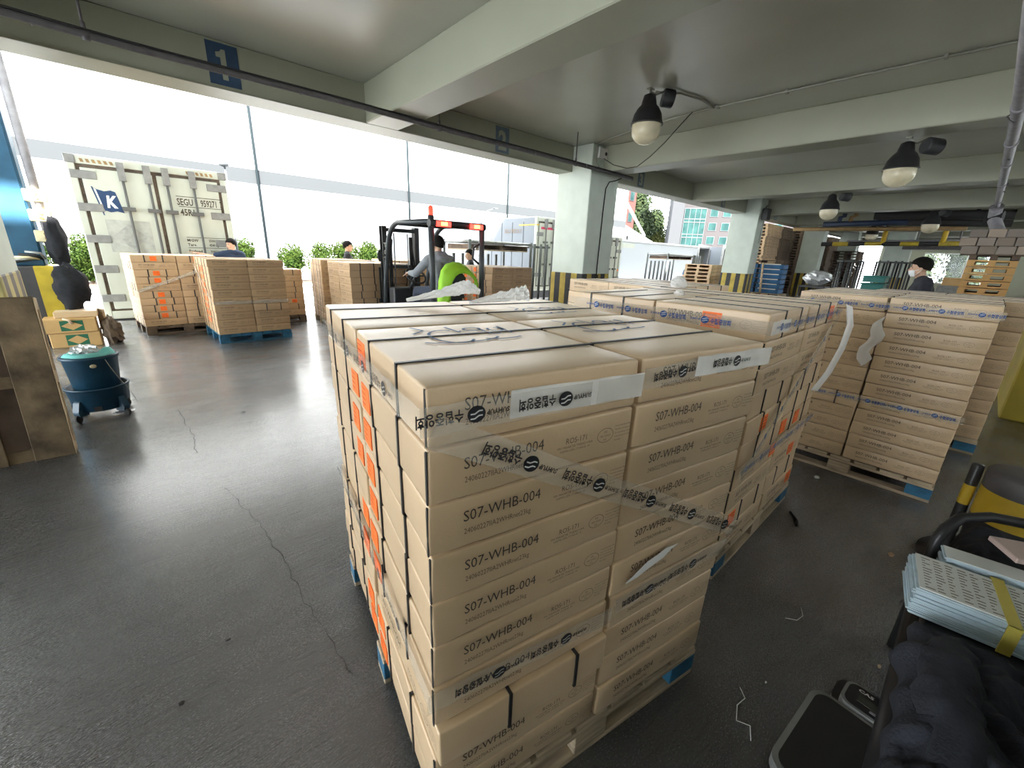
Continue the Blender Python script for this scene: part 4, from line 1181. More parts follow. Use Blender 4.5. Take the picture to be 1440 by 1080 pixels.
# ---- pallets and crates deeper in the bay
def pallet_pile(P, w, d, n, h, label, grp, m_='wood_pale', front=(0, -1)):
    for i in range(n):
        t = thing('wooden_pallet', '%s, number %s up' % (label, (ORD + ['%s from the top' % o for o in ORD] + ['near the top'] * 9)[i]), 'pallet', (P[0] + rr_.uniform(-.03, .03), P[1] + rr_.uniform(-.03, .03), P[2] + i * h), 0, grp)
        t['label'] = label
        if i == 0:
            MB().box(0, w, 0, d, h - .03, h - .006).build('deck', m_, t)
            for k in range(3): MB().box(0, w, k * (d - .1) / 2, k * (d - .1) / 2 + .1, .02, h - .03).build('stringer', m_, t)
            MB().box(0, w, 0, d, 0, .02).build('bottom_deck', m_, t)
            src = t
        else:
            for c in src.children:
                q = c.copy(); COL.objects.link(q); q.parent = t
pallet_pile((21.9, 7.3, .0), 1.9, 1.2, 24, .139, 'one pallet of the tall pale pile between the second and third pillar', 'tall pale pallet pile')
pallet_pile((24.6, 7.5, .0), 2.2, 1.2, 24, .141, 'one pallet of the tall dark pile beside the pale one', 'tall dark pallet pile', 'wood_dark')
pallet_pile((17.15, 7.45, .0), 1.0, 1.1, 10, .146, 'one pallet of the short pile left of the second pillar', 'short pallet pile', 'wood_pale')
for x_, y_, n_, w_ in ((27.5, 7.4, 24, 'third dark pallet pile, behind the third pillar'), (30.2, 7.5, 23, 'fourth dark pallet pile past the third pillar'), (33.2, 7.3, 24, 'fifth dark pallet pile behind the far pillar'), (36.3, 7.5, 24, 'sixth dark pallet pile towards the far end'), (39.6, 7.3, 24, 'last dark pallet pile at the far end')):
    pallet_pile((x_, y_, .0), 2.4, 1.3, n_, .140, 'one pallet of the ' + w_, w_, 'wood_dark')
pallet_pile((29.2, 5.0, .0), 1.2, 1.2, 16, .15, 'one pallet of the dark pile behind the steel cage posts', 'dark far pallet pile', 'wood_dark')
# blue and white packs strapped on a pallet
t0 = None
for i in range(6):
    for j in range(2):
        t = tag(MB().box(0, .62, 0, .85, 0, .17).build('fish_crate', 'blue_crate', None, (18.95 + (j * .02), 5.50 + j * .0 + (0.0 if j else .0) + j * .92 * -1 + .9, .45 + i * .19), 0, .02), 'blue fish crate, %s row of the %s column on the pallet between pillars' % (ORD[i], 'near' if j else 'far'), 'crate', 'blue fish crates between the pillars')
        MB().box(-.02, .0, .1, .75, .15, .19).build('rim', 'white_paint', t)
pallet((18.9, 5.35), 0, .75, 1.95, 'pallet with risers under the blue fish crates', 'wood', None, .45)
t = tag(MB().tube([(18.90, 6.1, 0.46), (18.88, 6.2, 1.62)], .04, 6).build('timber_post', 'wood_edge'), 'pale upright batten in front of the blue crates', 'post')
t = thing('wooden_pallet', 'dark pallet lying on top of the blue fish crates', 'pallet', (18.95, 5.5, 1.62))
MB().box(0, .7, 0, 1.7, .08, .10).build('deck', 'wood_dark', t)
for k in range(3): MB().box(0, .7, k * .8, k * .8 + .1, 0, .08).build('stringer', 'wood_dark', t)
# cages of vertical bars
for q, (x, y0_, y1_, n, lab) in enumerate(((13.9, 2.25, 2.80, 9, 'row of leaning steel cage posts left of the green crates'), (13.5, 1.28, 1.95, 11, 'dark steel cage posts in front of the bright far pillar'))):
    t = thing('steel_cage', lab, 'rack', (x, y0_, 0))
    MB().box(0, .9, 0, y1_ - y0_, .0, .08).build('base', 'black_metal', t)
    for k in range(n): MB().tube([(.1 * (k % 3), (y1_ - y0_) * k / (n - 1), .08), (.1 * (k % 3), (y1_ - y0_) * k / (n - 1), 1.75 + .02 * (k % 2))], .022, 6).build('post', 'steel_frame' if k % 2 else 'black_metal', t)
    MB().tube([(0, 0, 1.73), (0, y1_ - y0_, 1.73)], .02, 6).build('rail', 'steel_frame', t)
    MB().tube([(.4, 0, .9), (.4, y1_ - y0_, .9)], .03, 6).build('rail', 'black_metal', t)
for k, (z, lab) in enumerate(((0.95, 'lower green plastic crate seen over the cartons'), (1.13, 'middle green plastic crate'), (1.29, 'topmost green plastic crate behind the torn film stack'))):
    t = thing('plastic_crate', lab + ' in the bay', 'crate', (12.0, 1.50, z), 0, 'green plastic crates')
    MB().box(0, .5, 0, .38, 0, .11).build('tub', 'green_crate', t, bevel=.01); MB().box(-.02, .52, -.02, .40, .11, .14).build('rim', 'green_crate', t, bevel=.008)
t = thing('stand', 'dark steel stand carrying the green crates', 'stand', (12.0, 1.50, 0))
MB().box(-.03, .53, -.03, .41, .9, .95).build('shelf', 'black_metal', t)
for x in (0, .5):
    for y_ in (0, .38): MB().tube([(x, y_, 0), (x, y_, .9)], .025, 6).build('leg', 'black_metal', t)
# white sack on the floor edge between pillars
def crumple(seed, r, c=(0, 0, 0), n=22, m=14, amp=.25, f=5):
    mb = MB(); vs = []; fs = []
    for i in range(m + 1):
        a = PI * i / m
        for k in range(n):
            b = 2 * PI * k / n
            v = Vector((math.sin(a) * math.cos(b), math.sin(a) * math.sin(b), math.cos(a)))
            s = 1 + amp * noise.noise(v * f * .5 + Vector((seed, 0, 0))) + amp * .6 * abs(noise.noise(v * f + Vector((0, seed, 0))))
            vs.append((c[0] + v.x * r[0] * s, c[1] + v.y * r[1] * s, c[2] + v.z * r[2] * s))
    for i in range(m):
        for k in range(n): fs.append((i * n + k, (i + 1) * n + k, (i + 1) * n + (k + 1) % n, i * n + (k + 1) % n))
    mb.add(vs, fs, 0, False); return mb
tag(crumple(3, (.28, .38, .20), (16.0, 3.6, 1.22)).build('plastic_sack', 'silver_film'), 'white plastic sack on a stand left of the third pillar', 'sack')
t = thing('stand', 'dark stand under the white plastic sack', 'stand', (15.7, 3.3, 0)); MB().box(0, .6, 0, .7, .93, .98).build('shelf', 'black_metal', t)
for x in (.03, .57):
    for y_ in (.03, .67): MB().tube([(x, y_, 0), (x, y_, .93)], .025, 6).build('leg', 'black_metal', t)
# hanging pallet column on the deep side
for i in range(5):
    z = .15 + .0 + 1.03 + i * .128
    t = thing('wooden_pallet', 'orange pallet %s from the bottom of the tall pile by the far window' % ORD[i], 'pallet', (12.0, -.25, z), 0, 'orange pallets of the tall pile')
    MB().box(0, 1.1, 0, .64, .09, .118).build('deck', 'wood_orange', t)
    for k in range(3): MB().box(0, 1.1, k * .27, k * .27 + .1, .03, .09).build('stringer', 'wood_orange', t)
    MB().box(0, 1.1, 0, .64, 0, .03).build('bottom_deck', 'wood_orange', t)
for i in range(7):
    t = thing('wooden_pallet', 'lower orange pallet hidden behind the cartons, %s from the floor' % ORD[i], 'pallet', (12.0, -.25, .02 + i * .165), 0, 'orange pallets of the tall pile')
    MB().box(0, 1.1, 0, .64, .11, .15).build('deck', 'wood_orange', t)
    for k in range(3): MB().box(0, 1.1, k * .27, k * .27 + .1, 0, .11).build('stringer', 'wood_orange', t)
t = thing('wooden_pallet', 'dark pallet on top of the orange pallets by the window', 'pallet', (12.0, -.25, 1.82))
MB().box(0, 1.1, 0, .65, .07, .09).build('deck', 'wood_dark', t)
for k in range(3): MB().box(0, 1.1, k * .27, k * .27 + .1, 0, .07).build('stringer', 'wood_dark', t)
mat('board_a', (0.30, 0.24, 0.19), .8, rand=.25); mat('board_b', (0.24, 0.20, 0.17), .8, rand=.2)
for i, (y_, dy, z, h, n_) in enumerate(((-.22, .76, 1.915, .15, 1), (-.20, .74, 2.075, .15, 1), (-.6, .66, 2.235, .15, 1))):
    pass
for lv in range(3):
    for k in range(4):
        y_ = .36 - k * .235 - (.05 if lv == 0 else 0) + (-.1 if lv == 2 else 0)
        tag(MB().box(0, 1.0, y_, y_ + .22, 0, .145).build('flat_carton', 'board_a' if (k + lv) % 2 else 'board_b', None, (11.95, 0, 1.912 + lv * .15), 0, .006), 'weathered brown carton, %s row up, %s along, on the tall pallet pile' % (ORD[lv], ORD[k]), 'box', 'weathered cartons on the tall pallet pile')
tag(MB().box(0, .6, 0, .42, 0, .20).build('cardboard_box', 'card_old', None, (15.8, .42, 1.22), 0, .01), 'brown carton behind the masked person near the window', 'box')
tag(MB().box(0, .7, -.05, .5, 0, 1.22).build('steel_cabinet', 'steel', None, (15.75, .4, 0)), 'grey cabinet under the brown carton near the window', 'cabinet')
# ---------------------------------------------------------------- people
def fuse(mb, name, mats, voxel, parent=None, smooth=4):
    me = mb.mesh(name, [])
    o = bpy.data.objects.new('fuse', me); COL.objects.link(o)
    md = o.modifiers.new('r', 'REMESH'); md.mode = 'VOXEL'; md.voxel_size = voxel; md.use_smooth_shade = True
    sm = o.modifiers.new('s', 'SMOOTH'); sm.iterations = smooth; sm.factor = .5
    dg = bpy.context.evaluated_depsgraph_get(); dg.update()
    m2 = bpy.data.meshes.new_from_object(o.evaluated_get(dg))
    bpy.data.objects.remove(o)
    m2.name = name
    m2.materials.clear()
    for m_ in mats: m2.materials.append(MATS[m_])
    m2.polygons.foreach_set('use_smooth', [True] * len(m2.polygons))
    return link(name, m2, parent)

def hand(mb, wrist, d, palm_n, s=1.0, curl=.5):
    """palm with five separate fingers; d = direction of the hand, palm_n = the way the palm faces"""
    d = Vector(d).normalized(); pn = Vector(palm_n); pn = (pn - d * pn.dot(d)).normalized(); sd = d.cross(pn)
    w = Vector(wrist)
    for k, off in enumerate((-.028, -.010, .010, .028)):
        mb.capsule(w + d * .01 + sd * off * .6 * s, w + d * .085 * s + sd * off * s, .017 * s, .015 * s, 8)
    for off, L in ((-.030, .062), (-.010, .078), (.011, .083), (.031, .072)):
        p = w + d * .088 * s + sd * off * s; dd = d.copy(); r = .0098 * s
        for seg in (.45, .32, .23):
            dd = (Matrix.Rotation(curl * .75, 3, sd) @ dd) if True else dd
            q = p + dd * L * seg * s
            mb.capsule(p, q, r, r * .92, 7); p = q; r *= .92
    p = w + d * .022 * s + sd * .026 * s; dd = (d * .62 + sd * .75 + pn * .25).normalized()
    for L in (.045, .032, .026):
        q = p + dd * L * s; mb.capsule(p, q, .0125 * s, .0105 * s, 7); p = q; dd = (dd + d * .35 + pn * .2).normalized()

def person(label, loc, rz, shirt, trousers, J=None, long_sleeve=False, yaw=0, pitch=0, hair_len=1.0, scale=1.0, group=None, curl=.5, palms=None, hood=False, mask=False, voxel=.010):
    D = dict(pelvis=(0, 0, .95), chest=(0, .0, 1.28), neck=(0, -.01, 1.46), head=(0, .025, 1.60),
             shL=(-.185, 0, 1.40), elL=(-.23, -.02, 1.13), wrL=(-.22, .06, .90), shR=(.185, 0, 1.40), elR=(.23, -.02, 1.13), wrR=(.22, .06, .90),
             hiL=(-.09, 0, .92), knL=(-.10, .03, .50), anL=(-.10, -.01, .09), hiR=(.09, 0, .92), knR=(.10, .03, .50), anR=(.10, -.01, .09))
    if J: D.update(J)
    V = {k: Vector(v) for k, v in D.items()}
    t = thing('person', label, 'person', loc, rz, group)
    t.scale = (scale,) * 3
    mb = MB()
    def torso(m, e):
        sp = V['pelvis'].lerp(V['chest'], .5)
        for sx in (-1, 1):
            m.capsule(V['pelvis'] + Vector((sx * .065, 0, 0)), sp + Vector((sx * .055, 0, 0)), .105 + e, .098 + e)
            m.capsule(sp + Vector((sx * .055, 0, 0)), V['chest'] + Vector((sx * .075, 0, 0)), .098 + e, .112 + e)
            s = V['shL'] if sx < 0 else V['shR']
            m.capsule(V['chest'] + Vector((sx * .07, 0, .02)), s + (V['chest'] - s) * .12, .105 + e, .064 + e)
            m.capsule(V['neck'] - Vector((0, 0, .02)), s, .055 + e, .055 + e)
    torso(mb, 0)
    mb.capsule(V['neck'] - Vector((0, 0, .04)), V['head'] - Vector((0, .02, .06)), .056, .052)
    for s in 'LR':
        mb.capsule(V['sh' + s], V['el' + s], .052, .040); mb.capsule(V['el' + s], V['wr' + s], .040, .027)
        dd = (V['wr' + s] - V['el' + s])
        pn = palms[s] if palms and s in palms else ((1, 0, 0) if s == 'L' else (-1, 0, 0))
        hand(mb, V['wr' + s], dd, pn, 1.0, curl)
        mb.capsule(V['hi' + s], V['kn' + s], .082, .058); mb.capsule(V['kn' + s], V['an' + s] + Vector((0, 0, .02)), .055, .038)
        mb.capsule(V['an' + s] - Vector((0, .03, .045)), V['an' + s] + Vector((0, .15, -.055)), .042, .034)
    # head: skull, jaw, brow, nose, ears
    HM = Matrix.Translation(V['head']) @ Matrix.Rotation(yaw, 4, 'Z') @ Matrix.Rotation(pitch, 4, 'X')
    h3 = HM.to_3x3()
    def hp(x, y, z): return HM @ Vector((x, y, z))
    mb.ball(hp(0, -.012, .035), (.077, .098, .090), 18, 12, 0, h3)
    mb.ball(hp(0, .022, -.030), (.064, .070, .085), 16, 12, 0, h3)
    mb.ball(hp(0, .052, -.090), (.030, .026, .022), 12, 8, 0, h3)
    for sx in (-1, 1): mb.capsule(hp(sx * .052, .0, -.055), hp(sx * .022, .055, -.092), .024, .022, 10); mb.ball(hp(sx * .036, .058, -.018), (.026, .022, .020), 10, 8, 0, h3)
    mb.capsule(hp(0, .083, .018), hp(0, .103, -.028), .0105, .0155, 10)
    for sx in (-1, 1):
        mb.capsule(hp(sx * .014, .082, .022), hp(sx * .046, .070, .022), .010, .009, 8)
        mb.ball(hp(sx * .009, .096, -.033), .0105, 8, 6)
        mb.ball(hp(sx * .079, -.008, -.012), (.010, .020, .031), 10, 8, 0, h3)
    body = fuse(mb, 'body', ['skin'], voxel, t, 3)
    for sx in (-1, 1):
        e = MB().ball(hp(sx * .031, .0775, .004), (.0125, .006, .0062), 10, 8, 0, h3).build('eye', 'eye', body)
        MB().capsule(hp(sx * .014, .0935, .0235), hp(sx * .046, .082, .026), .0045, .003, 6).build('eyebrow', 'hair', body)
    if not mask:
        MB().ball(hp(0, .089, -.062), (.023, .008, .0075), 10, 6, 0, h3).build('mouth', 'lips', body)
    # hair: cap over crown and back
    hb = MB(); n, m_ = 26, 14; vs = []; fs = []
    rr = random.Random(int(abs(loc[0]) * 100))
    for i in range(m_ + 1):
        for k in range(n):
            b = 2 * PI * k / n
            front = math.sin(b)
            lim = R(76 + 14 * hair_len - (front - .3) * 18) if front > 0.3 else R(90 + 14 * hair_len + (.3 - front) * 28)
            a = lim * i / m_
            s = 1.0 + .03 * noise.noise(Vector((math.cos(b) * 3, math.sin(b) * 3, i * .7))) - (.05 if i == m_ else 0)
            sa_ = math.sin(a) if a < PI / 2 else max(math.sin(a), .90)
            v = Vector((.092 * sa_ * math.cos(b), .115 * sa_ * math.sin(b), .110 * math.cos(a))) * s
            vs.append(HM @ (v + Vector((0, -.010, .036))))
    for i in range(m_):
        for k in range(n): fs.append((i * n + k, (i + 1) * n + k, (i + 1) * n + (k + 1) % n, i * n + (k + 1) % n))
    hb.add(vs, fs, 0, True)
    hb.build('hair', 'hair', t)
    # clothes
    sb = MB(); torso(sb, .016)
    for s in 'LR':
        e = V['el' + s]
        if long_sleeve:
            sb.capsule(V['sh' + s], e, .072, .060); sb.capsule(e, V['el' + s].lerp(V['wr' + s], .90), .060, .042)
        else:
            sb.capsule(V['sh' + s], V['sh' + s].lerp(e, .62), .070, .068)
    if hood:
        sb.capsule(V['neck'] + Vector((-.07, -.03, .0)), V['neck'] + Vector((.07, -.03, .0)), .06, .06)
        sb.capsule(V['neck'] + Vector((-.05, -.09, -.05)), V['neck'] + Vector((.05, -.09, -.05)), .055, .055)
    fuse(sb, 'shirt', [shirt], .014, t, 4)
    tb = MB()
    for sx, s in ((-1, 'L'), (1, 'R')):
        tb.capsule(V['pelvis'] + Vector((sx * .06, 0, .03)), V['hi' + s], .122, .105)
        tb.capsule(V['hi' + s], V['kn' + s], .100, .074); tb.capsule(V['kn' + s], V['an' + s] + Vector((0, 0, .03)), .072, .058)
    fuse(tb, 'trousers', [trousers], .015, t, 4)
    if mask:
        kb = MB(); vs = []; n = 11
        for j in range(6):
            for k in range(n):
                a = R(-68 + 136 * k / (n - 1)); z = -.028 - j * .016
                r = .094 - .004 * j + (.010 if 0 < j < 4 else 0) * math.cos(a)
                vs.append(hp(r * .80 * math.sin(a), .012 + r * math.cos(a) * .98, z))
        kb.add(vs, [(j * n + k, j * n + k + 1, (j + 1) * n + k + 1, (j + 1) * n + k) for j in range(5) for k in range(n - 1)], 0, True)
        mk = kb.build('face_mask', 'mask', t)
        for sx in (-1, 1):
            for z in (-.03, -.10): MB().tube([hp(sx * .068, .045, z), hp(sx * .083, .0, z * .4 - .01), hp(sx * .086, -.02, -.01)], .0022, 5).build('ear_loop', 'mask', mk)
    return t

person('walking man in a black shirt with bowl cut hair beyond the carton stacks', (3.92, 10.5, 0), R(-108), 'tshirt_black', 'jeans', yaw=R(-10), scale=1.0)
person('man in a navy shirt reaching along the cartons by the reefer container', (1.66, 11.16, 0), R(22), 'tshirt_navy', 'jeans',
       dict(shL=(-.18, .03, 1.40), elL=(-.36, .2, 1.34), wrL=(-.56, .34, 1.40), shR=(.18, -.02, 1.40)), yaw=R(95), pitch=R(-6), scale=.965, curl=.15, palms={'L': (0, 0, -1)})
person('dark haired person in glasses half hidden behind the forklift rear post', (5.78, 8.0, 0), R(60), 'tshirt_black', 'jeans', yaw=R(25), scale=.95)
person('person in a dark jacket with a white mask under the chin by the far window', (8.0, .60, 0), R(14), 'cloth_navy', 'jeans',
       dict(neck=(0, .03, 1.45), head=(0, .075, 1.585)), long_sleeve=True, yaw=R(-8), pitch=R(-4), mask=True, scale=1.02, voxel=.007)
person('small far worker in a blue shirt beside the steel racks', (22.4, 11.0, -.35), R(160), 'tshirt_blue', 'jeans', scale=1.0)

# ---------------------------------------------------------------- forklift and driver
F_L, F_R = (3.60, 5.30, 0), R(2)
t = thing('forklift', 'dark electric forklift with red beacon lifting a carton stack', 'forklift', F_L, F_R)
mb = MB()
mb.prism([(-.06, .16), (-.10, .5), (-.06, .78), (.16, .86), (.50, .80), (.50, .42), (1.10, .40), (1.20, .20), (1.20, .12), (.1, .10)], -.46, .46, plane_M((0, 0, 0), (0, 1, 0), (0, 0, 1)))
mb.build('chassis', 'fork_dark', t, bevel=.03, seg=2)
def arcpts(p, q, c, n=6): return [tuple(Vector(p).lerp(Vector(c), k / n).lerp(Vector(c).lerp(Vector(q), k / n), k / n)) for k in range(n + 1)]
g = thing('overhead_guard', '', '', (0, 0, 0)); del g['label']; del g['category']; g.parent = t
for sx in (-1, 1):
    x = .45 * sx
    path = [(x, -.02, .75), (x, .0, 1.93)]
    MB().tube(path, .042, 8, sq=1.0).build('rear_post', 'fork_grey', g)
    path = [(x, .0, 1.975)] + arcpts((x * .97, .95, 1.985), (x * .93, 1.36, 1.55), (x * .95, 1.25, 1.95)) + [(x * .90, 1.50, 1.05), (x * .88, 1.58, .42)]
    MB().tube(path, .038, 8).build('front_post', 'fork_grey', g)
MB().tube([(-.49, -.01, 1.955), (.49, -.01, 1.955)], .050, 10).build('rear_bar', 'fork_dark', g)
MB().tube([(-.43, 1.0, 1.975), (.43, 1.0, 1.975)], .03, 8).build('front_bar', 'fork_dark', g)
for k in range(5): x = -.3 + k * .15; MB().tube([(x, 0, 1.985), (x, 1.0, 1.985)], .012, 6).build('roof_bar', 'fork_dark', g)
lb = MB().box(-.40, -.16, -.075, -.04, 1.915, 1.985).build('rear_light', 'red_light', t, bevel=.006)
MB().box(-.33, -.23, -.079, -.07, 1.93, 1.975).build('amber_lens', 'amber_light', lb)
lb = MB().box(.18, .42, -.075, -.04, 1.915, 1.985).build('rear_light', 'red_light', t, bevel=.006)
MB().box(.25, .35, -.079, -.07, 1.93, 1.975).build('amber_lens', 'amber_light', lb)
b = MB().lathe([(.045, 1.99), (.045, 2.05), (.036, 2.06)], 14, (-.42, .05, 0), cap1=True).build('beacon_base', 'fork_dark', t)
MB().lathe([(.036, 2.06), (.036, 2.15), (.03, 2.175), (.005, 2.185)], 14, (-.42, .05, 0)).build('beacon', 'red_lamp', b)
gh = MB().tube([(.43, .0, 1.72), (.34, .05, 1.66), (.33, .06, 1.5), (.42, .02, 1.42)], .018, 8).build('grab_handle', 'black_metal', t)
# mast
m_ = thing('mast', '', '', (0, 0, 0)); del m_['label']; del m_['category']; m_.parent = t
for sx in (-1, 1):
    MB().prism([(-.04, -.06), (.04, -.06), (.04, -.03), (-.01, -.03), (-.01, .03), (.04, .03), (.04, .06), (-.04, .06)], .10, 1.96, Matrix.Translation((.31 * sx, 1.70, 0)) @ (Matrix() if sx > 0 else Matrix.Rotation(PI, 4, 'Z'))).build('upright', 'fork_dark', m_)
    MB().tube([(.20 * sx, 1.68, .2), (.20 * sx, 1.68, 1.80)], .035, 10).build('lift_cylinder', 'black_metal', m_)
    MB().tube([(.13 * sx, 1.66, .4), (.13 * sx, 1.66, 1.85)], .012, 6).build('chain', 'steel', m_)
    MB().tube([(.25 * sx, 1.64, .6), (.24 * sx, 1.63, 1.3), (.18 * sx, 1.64, 1.75)], .014, 6).build('hose', 'black_rubber', m_)
for z in (1.90, 1.30, .35): MB().box(-.31, .31, 1.66, 1.72, z - .03, z + .03).build('cross_member', 'fork_dark', m_)
pt = MB()
for k, ch in enumerate('TOYOTA'): put_text(pt, ch, plane_M((-.315, 1.632, 1.62 - k * .115), (1, 0, 0), (0, 0, 1)), .07, .05, align='C', bold=.003)
pt.build('lettering', 'white_paint', m_)
c_ = MB().box(-.40, .40, 1.76, 1.80, .35, .42).box(-.40, .40, 1.76, 1.80, .68, .75).build('carriage', 'fork_dark', t)
for sx in (-1, 1):
    MB().box(.24 * sx - .05, .24 * sx + .05, 1.80, 1.84, .06, .70).box(.24 * sx - .05, .24 * sx + .05, 1.80, 1.87, .055, .085).build('fork', 'black_metal', t)
    MB().box(.36 * sx - .012, .36 * sx + .012, 1.77, 1.80, .7, 1.28).build('backrest_bar', 'fork_dark', c_)
# cab
s_ = MB().box(-.25, .25, .20, .68, .80, .92).build('seat', 'dark_plastic', t, bevel=.03, seg=2)
MB().prism([(-.23, .0), (.23, .0), (.22, .32), (.12, .42), (-.12, .42), (-.22, .32)], -.05, .05, plane_M((0, .20, .90), (1, 0, 0), (0, -.18, 1))).build('seat_back', 'dark_plastic', s_, bevel=.03, seg=2)
MB().box(-.40, .40, 1.22, 1.42, .40, .98).build('dash_cowl', 'dark_plastic', t, bevel=.03, seg=2)
MB().tube([(-.10, 1.28, .9), (-.10, 1.05, 1.16)], .025, 8).build('steering_column', 'dark_plastic', t)
M = Matrix.Translation((-.10, 1.03, 1.18)) @ Matrix.Rotation(R(42), 4, 'X')
sw = MB().tube([M @ Vector((.165 * math.cos(2 * PI * k / 24), .165 * math.sin(2 * PI * k / 24), 0)) for k in range(24)], .016, 8, closed=True).build('steering_wheel', 'black_rubber', t)
MB().tube([M @ Vector((-.15, 0, 0)), M @ Vector((.15, 0, 0))], .012, 6).build('spoke', 'black_metal', sw)
MB().capsule(M @ Vector((-.13, -.08, .01)), M @ Vector((-.13, -.08, .07)), .018, .022).build('steering_knob', 'black_metal', sw)
for x in (.22, .28, .34): MB().tube([(x, 1.15, .95), (x, 1.08, 1.12)], .010, 6).build('lever', 'black_metal', t)
for sx in (-1, 1):
    MB().tube([(.47 * sx - .09, 1.45, .22), (.47 * sx + .07, 1.45, .22)], .22, 22).build('front_wheel', 'black_rubber', t)
    MB().tube([(.36 * sx - .06, .18, .18), (.36 * sx + .06, .18, .18)], .18, 20).build('rear_wheel', 'black_rubber', t)
MB().tube([(-.42, 1.35, 1.5), (-.52, 1.40, 1.48)], .010, 6).build('mirror_arm', 'black_metal', t)
MB().ball((-.54, 1.38, 1.48), (.05, .02, .09), 12, 8).build('mirror', 'dark_plastic', t)
dp = Matrix.Translation(F_L) @ Matrix.Rotation(F_R, 4, 'Z')
person('forklift driver in a grey hooded sweatshirt seen from behind', dp @ Vector((.0, .42, .07)), F_R, 'hoodie', 'jeans',
       dict(pelvis=(0, 0, .93), chest=(0, .04, 1.27), neck=(.0, .07, 1.46), head=(.01, .12, 1.61), hiL=(-.10, .04, .91), knL=(-.17, .46, .88), anL=(-.16, .60, .48), hiR=(.10, .04, .91), knR=(.17, .46, .88), anR=(.17, .60, .48),
            shL=(-.20, .06, 1.39), elL=(-.34, .22, 1.17), wrL=(-.30, .46, 1.17), shR=(.20, .06, 1.39), elR=(.27, .20, 1.14), wrR=(.26, .44, 1.06)),
       long_sleeve=True, hood=True, yaw=R(4), curl=.75, palms={'L': (0.3, 0, -1), 'R': (0, 0, -1)}, hair_len=1.15)
# lime vest pulled over the seat back
outer = [(-.31, .80), (-.30, 1.00), (-.275, 1.20), (-.235, 1.36), (-.14, 1.45), (-.02, 1.485), (.10, 1.48), (.21, 1.44), (.31, 1.36), (.39, 1.26), (.42, 1.17), (.40, 1.12)]
inner = [(-.17, .80), (-.185, .95), (-.18, 1.08), (-.15, 1.20), (-.09, 1.28), (-.02, 1.32), (.07, 1.325), (.15, 1.30), (.22, 1.25), (.27, 1.19), (.30, 1.13), (.30, 1.08)]
mb = MB(); vs = []; nv = 6
P_, Q_ = [], []
for A_, B_ in ((outer, P_), (inner, Q_)):
    for a, b in zip(A_[:-1], A_[1:]):
        for k in range(3): f = k / 3; B_.append((a[0] + (b[0] - a[0]) * f, a[1] + (b[1] - a[1]) * f))
for i, (a, b) in enumerate(zip(P_, Q_)):
    for k in range(nv + 1):
        f = k / nv
        x = a[0] + (b[0] - a[0]) * f; z = a[1] + (b[1] - a[1]) * f
        vs.append((x, .015 - .055 * math.sin(f * PI * .6) - .02 * noise.noise(Vector((x * 9, z * 9, 1))) + .13 * (1 - f) ** 3, z))
mb.add(vs, [(i * (nv + 1) + k, i * (nv + 1) + k + 1, (i + 1) * (nv + 1) + k + 1, (i + 1) * (nv + 1) + k) for i in range(len(P_) - 1) for k in range(nv)], 0, True)
o = tag(mb.build('safety_vest', 'lime', None, dp @ Vector((.02, -.015, -.04)), F_R), 'lime green safety vest draped over the forklift seat back', 'vest')
sd_ = o.modifiers.new('s', 'SOLIDIFY'); sd_.thickness = .012
# ---------------------------------------------------------------- left side: leaning pallet, tub, boxes, mast machine
t = thing('wooden_pallet', 'dirty wooden pallet leaning upright at the edge of the bay', 'pallet', (-.595, 4.33, 0))
# pallet standing on its edge, tipped back towards the yard; local x to the left, z up
Mx = Matrix.Rotation(R(-9), 4, 'X')
def pb(x0, x1, y0, y1, z0, z1, name, m_, bev=.004):
    mb = MB().box(x0, x1, y0, y1, z0, z1, 0, Mx); return mb.build(name, m_, t, bevel=bev)
for k, (a, b) in enumerate(((-.21, .0), (-.50, -.335), (-.80, -.62), (-1.1, -.92))): pb(a, b, 0, .022, 0.0, 1.18, 'deck_board', 'wood_dirty')
for z0, z1 in ((0.0, .09), (.55, .64), (1.10, 1.19)): pb(-1.1, 0, .022, .05, z0, z1, 'stringer_board', 'wood_dirty')
for z0 in (0.0, .55, 1.10):
    for x0 in (-.12, -.6, -1.1): pb(x0, x0 + .12, .05, .125, z0, z0 + .09, 'block', 'wood_edge')
for k, (a, b) in enumerate(((-.12, .0), (-.43, -.17), (-.72, -.47), (-1.1, -.80))): pb(a, b, .125, .147, 0.0, 1.19, 'base_board', 'wood_edge' if k == 0 else 'wood_dark')
pb(.0, .004, .0, .02, 0, 1.18, 'end_strip', 'wood_edge', 0)
t['label'] = 'dirty wooden pallet leaning upright in front of the striped end pillar'

t = thing('wheeled_tub', 'dark blue round tub sitting in a wheeled blue base', 'tub', (-.457, 5.25, 0), R(10))
t.scale = (.575, .575, .79)
n = 30
MB().lathe([(.255, .22), (.262, .23), (.325, .70), (.345, .705), (.350, .725), (.335, .74), (.318, .735), (.300, .60), (.245, .25), (.0, .245)], n).build('bucket', 'bin_blue', t)
bs = MB().lathe([(.20, .10), (.335, .11), (.375, .36), (.388, .362), (.388, .378), (.368, .38), (.350, .37), (.32, .20), (.0, .19)], n).build('base_tub', 'bin_blue', t)
for k in range(4):
    a = R(35 + 90 * k); c, s = math.cos(a), math.sin(a)
    leg = MB().prism([(0.0, .05), (.0, .24), (.10, .22), (.15, .10), (.13, .05)], -.05, .05, Matrix.Rotation(a, 4, 'Z') @ plane_M((.27, 0, .02), (1, 0, 0), (0, 0, 1))).build('caster_arm', 'bin_blue', t, bevel=.01)
    w = Vector((c * .40, s * .40, .045)); dv = Vector((-s, c, 0)) * .02
    MB().tube([w - dv, w + dv], .045, 16).build('caster', 'black_rubber', leg)
